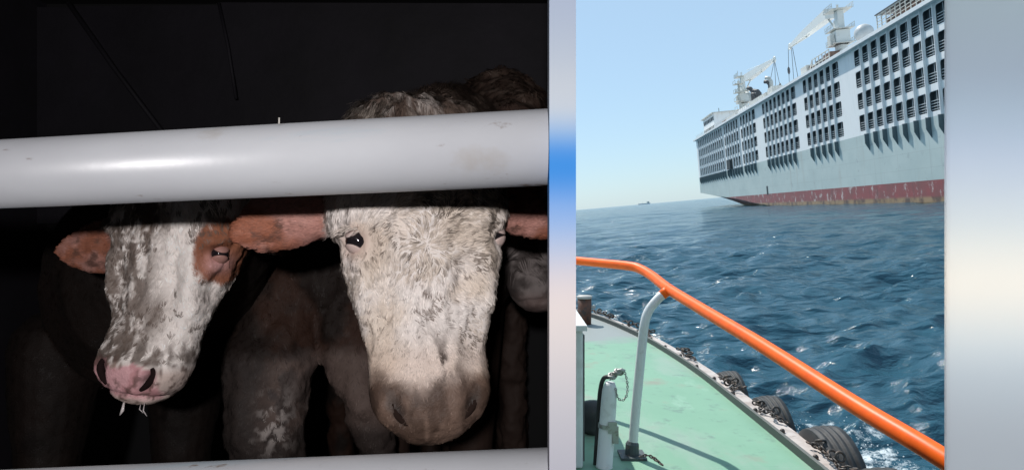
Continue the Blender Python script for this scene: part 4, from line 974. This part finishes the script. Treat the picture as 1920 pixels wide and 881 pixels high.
# ---------------------------------------------------------------- left-hand cow: dirty face, pink nose, rust patch round the eye
o2 = P(276, 752, 1.15); M2 = frame(o2, -14, -4, 7, .93); B2 = (-1.0, 2.0, FLOOR)
def col2(p, w):
    n1 = fbm(p, 14, 61); n2 = fbm(p*np.array([2., 1, 1.]), 40, 65); n3 = fbm(p, 120, 66, 2)
    c = np.tile(CREAM*1.15, (len(p), 1))
    side = sstep(.045-p[:, 0], 0, .05)                                                     # dung-splashed half of the face
    c = mixc(c, np.array([.17, .13, .11]), side*sstep(n2*.6+n3*.4, .38, .53)*.9)
    c = mixc(c, np.array([.16, .12, .10]), gauss(p, (.030, -.05, .165), (.022, .1, .045))*.9)   # grey scab-like smear
    c = mixc(c, np.array([.13, .085, .06]), gauss(p, (.0, -.06, .335), (.05, .1, .03))*sstep(n2, .42, .55))
    c = mixc(c, np.array([.13, .10, .085]), sstep(p[:, 2], .075, .085)*sstep(.135-p[:, 2], 0, .03)*sstep(n2, .36, .52)*.85)
    c = mixc(c, np.array([.09, .06, .05]), gauss(p, (.108, -.02, .205), (.012, .05, .012)))
    patch = sstep(.047+.02*(n1-.5)-np.hypot(p[:, 0]-.128, (p[:, 2]-.287)*.62), 0, .008)*(p[:, 1] < .12)
    c = mixc(c, np.array([.25, .095, .052])*(.6+.8*n2[:, None]), patch)
    c = mixc(c, np.array([.62, .36, .36]), gauss(p, (.118, -.03, .268), (.014, .05, .018))*.9)
    edge_ = .078+.022*(n1-.5)+.010*(n2-.5)+.005*np.sin(p[:, 0]*95)
    pk = sstep(edge_-p[:, 2], 0, .005)*sstep(p[:, 2], .012, .02)*sstep(.070+.02*(n2-.5)-np.abs(p[:, 0]+.003), 0, .010)*sstep(-p[:, 1], .015, .03)
    c = mixc(c, np.array([.45, .30, .25]), sstep(.085-p[:, 2], 0, .02)*.6)
    c = mixc(c, PINK*(.88+.25*n1)[:, None].mean(), pk)
    c = mixc(c, np.array([.42, .19, .20]), pk*sstep(n2, .50, .64)*.6); c = mixc(c, np.array([.10, .06, .05]), sstep(.10-p[:, 2], 0, .02)*sstep(n3*.6+n2*.4, .54, .62)*.8)
    c = mixc(c, (.03, .015, .015), sum(np.exp(-(((p[:, 0]-s*(.048+.45*(p[:, 2]-.055)))/.0085)**2+((p[:, 2]-.055)/.022)**2)) for s in (-1, 1))*.97*(p[:, 1] < 0))
    c = mixc(c, ear_col(p)*.8, is_ear(p))
    h = is_head(p); c = c*h[:, None]+(np.array([.040, .020, .014])*(.06+.26*n1[:, None]))*(1-h)[:, None]
    return np.concatenate([c, (pk*.8*sstep(c.mean(1), .05, .15))[:, None]], 1)
p2 = [([M2 @ Vector((0, .06, .36)), (-.62, 1.44, -.02), (-.78, 1.66, -.10), (-.95, 1.85, -.16)], [(.09, .12), (.11, .15), (.17, .22), (.24, .30)]),
      ([(-.98, 1.8, -.18), (-1.1, 2.2, -.2), (-1.3, 2.8, -.22), (-1.4, 3.2, -.2)], [(.25, .30), (.29, .34), (.30, .36), (.22, .3)])]
for dx, y in ((-.17, 1.72), (.12, 1.82), (-.5, 3.1), (-.2, 3.1)): p2.append(([(-1.0+dx, y, -.35), (-1.0+dx, y-.04, -.62), (-1.0+dx, y, -.95), (-1.0+dx, y, FLOOR+.05)], [(.11, .12), (.07, .08), (.045, .05), (.055, .055)]))
r2, bd2, Mi2 = make_cow('cow', 'cow with pink nose, dung-splashed white face and rust patch round the eye', B2, M2, p2, col2, .005, 4,
    sculpt=lambda p, w: head_sculpt(p, .119, .287, 2)*is_head(p)+(fbm(w, 14, 19)-.5)*.012*(1-is_head(p)), ear_arg=((-1, .015, .16, -.035, .262), (1, .03, .05, .14, .345)))
def hcol2(loc, p, ci, own, rng):
    c = col2(loc, p)[:, :3]; N = len(c); nb = fbm(loc[ci], 30, 71); left = sstep(.05-loc[ci][:, 0], 0, .05)
    dark = (nb+.15*left+rng.normal(size=len(ci))*.07 > .60)*sstep(loc[ci][:, 2], .075, .09)
    t = dark[own]*(.6+.3*rng.random(N)); c = mixc(c, np.array([.14, .105, .088]), t*is_head(loc)*(1-is_ear(loc)))
    cb = (.88+.2*rng.random(len(ci)))[own]
    return np.clip(c*(cb*(.8+.4*rng.random(N)))[:, None]*1.06, 0, .85)
def flow2(loc, p):
    n = (fbm(loc, 16, 81)-.5)*3+(fbm(loc, 45, 82)-.5)*2; e = is_ear(loc)
    x = (.3*np.sign(loc[:, 0])*np.minimum(1, np.abs(loc[:, 0])/.05)+.7*n)*(1-e)+e*np.sign(loc[:, 0]); return np.stack([x, 0*x, (-1.0)*(1-e)], 1)
def len2(loc, p): return np.where(loc[:, 2] < .10, .004, .0055+.005*sstep(loc[:, 2], .25, .36))*np.where(np.hypot(loc[:, 0]-.12, loc[:, 2]-.287) < .035, .45, 1)
def reg2(loc, c):
    nose = (loc[:, 2] > .086)*1.0; eye = np.hypot(loc[:, 0]-.118, (loc[:, 2]-.287)*1.3) > .021
    return eye*is_head(loc)*nose+.25*(1-is_head(loc))*(c[:, 1] < 1.9)
add_hair(r2, bd2, Mi2, B2, 80000, hcol2, flow2, len2, reg2, 6, .0006, 5200, .6, .12)
for s in (-1, 1): add_eye(r2, M2, B2, (s*.1075, -.004, .287), .0175, s, 50, 56, lid2)
nos_mat = mat('nostril_dark', (.014, .008, .008), .9, spec=.05)
nostrils(r2, M2, B2, nos_mat, .0058); nostrils(r1, M1, B1, mat('nostril_brown', (.018, .011, .009), .9, spec=.05), .0068)
# drool and whiskers under the pink nose
drool_mat = mat('drool', (.6, .55, .55), .1)
for (x, z, l, r_, nm) in ((-.005, .006, .022, .0028, 'drool'), (.038, .012, .02, .0009, 'whisker'), (.03, .008, .012, .0008, 'whisker')):
    MB().tube([M2 @ Vector((x, -.050, z))-Vector(B2), M2 @ Vector((x+.003, -.054, z-l*.6))-Vector(B2), M2 @ Vector((x+(.012 if r_ < .002 else -.001), -.054, z-l))-Vector(B2)], [r_*.6, r_, r_*.4], 6).obj(nm, drool_mat, r2, True)

# ---------------------------------------------------------------- calf standing behind, seen from the rear between the two heads
B3 = (-.6, 2.0, FLOOR)
def col3(p, w):
    n1 = fbm(w, 9, 91); n2 = fbm(w, 34, 95); n3 = fbm(w, 70, 97)
    c = np.tile(np.array([.038, .017, .011]), (len(w), 1)); c = mixc(c, DARK*.35, sstep(n1, .4, .6))
    leg = sstep(-.31+.10*(w[:, 0]+.5)-w[:, 2]+.08*(n1-.5), 0, .05)*(w[:, 1] < 1.95)
    lc = mixc(np.tile(np.array([.13, .092, .08]), (len(w), 1)), (.07, .055, .052), sstep(n2, .44, .58)*sstep(-.50-w[:, 0], -.06, .06))
    lc = mixc(lc, (.03, .022, .02), sstep(-.44-w[:, 2]+.12*(n1-.5), 0, .10)*.92)
    lc = mixc(lc, (.035, .027, .025), sstep(-.565-w[:, 0]+.05*(n1-.5), -.03, .04)*.9)
    lc = mixc(lc, (.45, .40, .38), sstep(n3, .50, .58)*gauss(w, (-.555, 1.60, -.48), (.032, .3, .065)))
    c = c*(1-leg)[:, None]+lc*leg[:, None]
    return np.concatenate([c, np.zeros((len(c), 1))], 1)
p3 = [([(-.52, 1.80, -.14), (-.60, 2.0, -.10), (-.75, 2.35, -.10), (-.85, 2.7, -.12)], [(.19, .22), (.23, .25), (.24, .27), (.2, .24)]),
      ([(-.58, 1.74, -.20), (-.600, 1.66, -.36), (-.60, 1.62, -.52), (-.585, 1.66, -.75), (-.585, 1.68, -1.05), (-.585, 1.66, FLOOR+.05)], [(.13, .12), (.115, .11), (.088, .09), (.075, .07), (.045, .05), (.055, .055)]),
      ([(-.43, 1.76, -.22), (-.40, 1.68, -.36), (-.36, 1.64, -.46), (-.335, 1.68, -.60), (-.34, 1.72, -1.0), (-.34, 1.70, FLOOR+.05)], [(.13, .12), (.075, .075), (.052, .06), (.042, .045), (.04, .045), (.05, .05)]),
      ([(-.85, 2.6, -.3), (-.86, 2.6, -.8), (-.86, 2.6, FLOOR+.05)], [(.1, .1), (.05, .05), (.05, .05)]), ([(-.68, 2.65, -.3), (-.68, 2.65, -.8), (-.68, 2.65, FLOOR+.05)], [(.1, .1), (.05, .05), (.05, .05)]),
      ([(-.86, 2.7, -.02), (-.95, 2.95, .03), (-1.0, 3.15, -.08)], [(.13, .15), (.10, .12), (.07, .09)])]
r3, bd3, Mi3 = make_cow('cow', 'brown calf with muddy white hind legs between the two cow faces', B3, None, p3, col3, .0075, 6, head=False, sculpt=lambda p, w: (fbm(w, 22, 3)-.5)*.03)
add_hair(r3, bd3, Mi3, B3, 26000, lambda loc, p, ci, own, rng: np.clip(col3(p, p)[:, :3]*(.7+.6*rng.random(len(p)))[:, None], 0, .8), lambda loc, p: np.stack([(fbm(p, 20, 7)-.5)*2, 0*p[:, 0], -np.ones(len(p))], 1), lambda l, p: np.full(len(p), .008), lambda l, c: 1.0*(c[:, 1] < 1.95)*(c[:, 2] > -.75), 8, .0008, 3000, .6, .15)
# ---------------------------------------------------------------- grey muzzle peering in at the partition, its brown back above the rail
o4 = P(1012, 586, 1.55); M4 = frame(o4, 14, -14, -3, .95); B4 = (0, 2.2, FLOOR)
def col4(p, w):
    n1 = fbm(w, 16, 101); n2 = fbm(w, 40, 104); h = is_head(p)
    c = mixc(np.tile(np.array([.17, .145, .14]), (len(w), 1)), (.05, .04, .038), sstep(n2, .4, .6)); c = mixc(c, (.16, .11, .10), sstep(.05-p[:, 2], 0, .03)*.6)
    c = mixc(c, DARK*1.5, sstep(p[:, 2], .16, .24))
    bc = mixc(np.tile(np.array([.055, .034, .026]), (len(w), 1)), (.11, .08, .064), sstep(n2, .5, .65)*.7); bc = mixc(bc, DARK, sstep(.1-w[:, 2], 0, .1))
    return np.concatenate([c*h[:, None]+bc*(1-h)[:, None], np.zeros((len(c), 1))], 1)
p4 = [([M4 @ Vector((0, .08, .36)), (.0, 1.80, .17), (-.02, 2.0, .275), (-.06, 2.3, .25)], [(.09, .12), (.11, .14), (.14, .16), (.18, .24)]),
      ([(-.08, 2.3, .22), (-.12, 2.7, .15), (-.15, 3.2, .12)], [(.2, .26), (.25, .34), (.22, .3)])]
for x, y in ((-.2, 2.4), (.0, 2.4), (-.22, 3.2), (.02, 3.2)): p4.append(([(x, y, .0), (x, y, -.6), (x, y, FLOOR+.05)], [(.09, .1), (.05, .06), (.05, .05)]))
r4, bd4, Mi4 = make_cow('cow', 'dim grey muzzled brown cow behind, pressed against the post at the right', B4, M4, p4, col4, .0075, 5, ears=False, sculpt=lambda p, w: head_sculpt(p, .119, .287, 4)*is_head(p)+(fbm(w, 16, 6)-.5)*.05*(1-is_head(p)))
add_hair(r4, bd4, Mi4, B4, 16000, lambda loc, p, ci, own, rng: np.clip(col4(loc, p)[:, :3]*(.7+.6*rng.random(len(p)))[:, None], 0, .8), lambda loc, p: np.stack([(fbm(p, 20, 17)-.5)*4, 0*p[:, 0], -np.ones(len(p))], 1), lambda l, p: np.full(len(p), .022), lambda l, c: 1.0*(c[:, 1] < 2.4)*(c[:, 2] > -.2)*(l[:, 2] > .07), 9, .0012, 900, .75, .4)
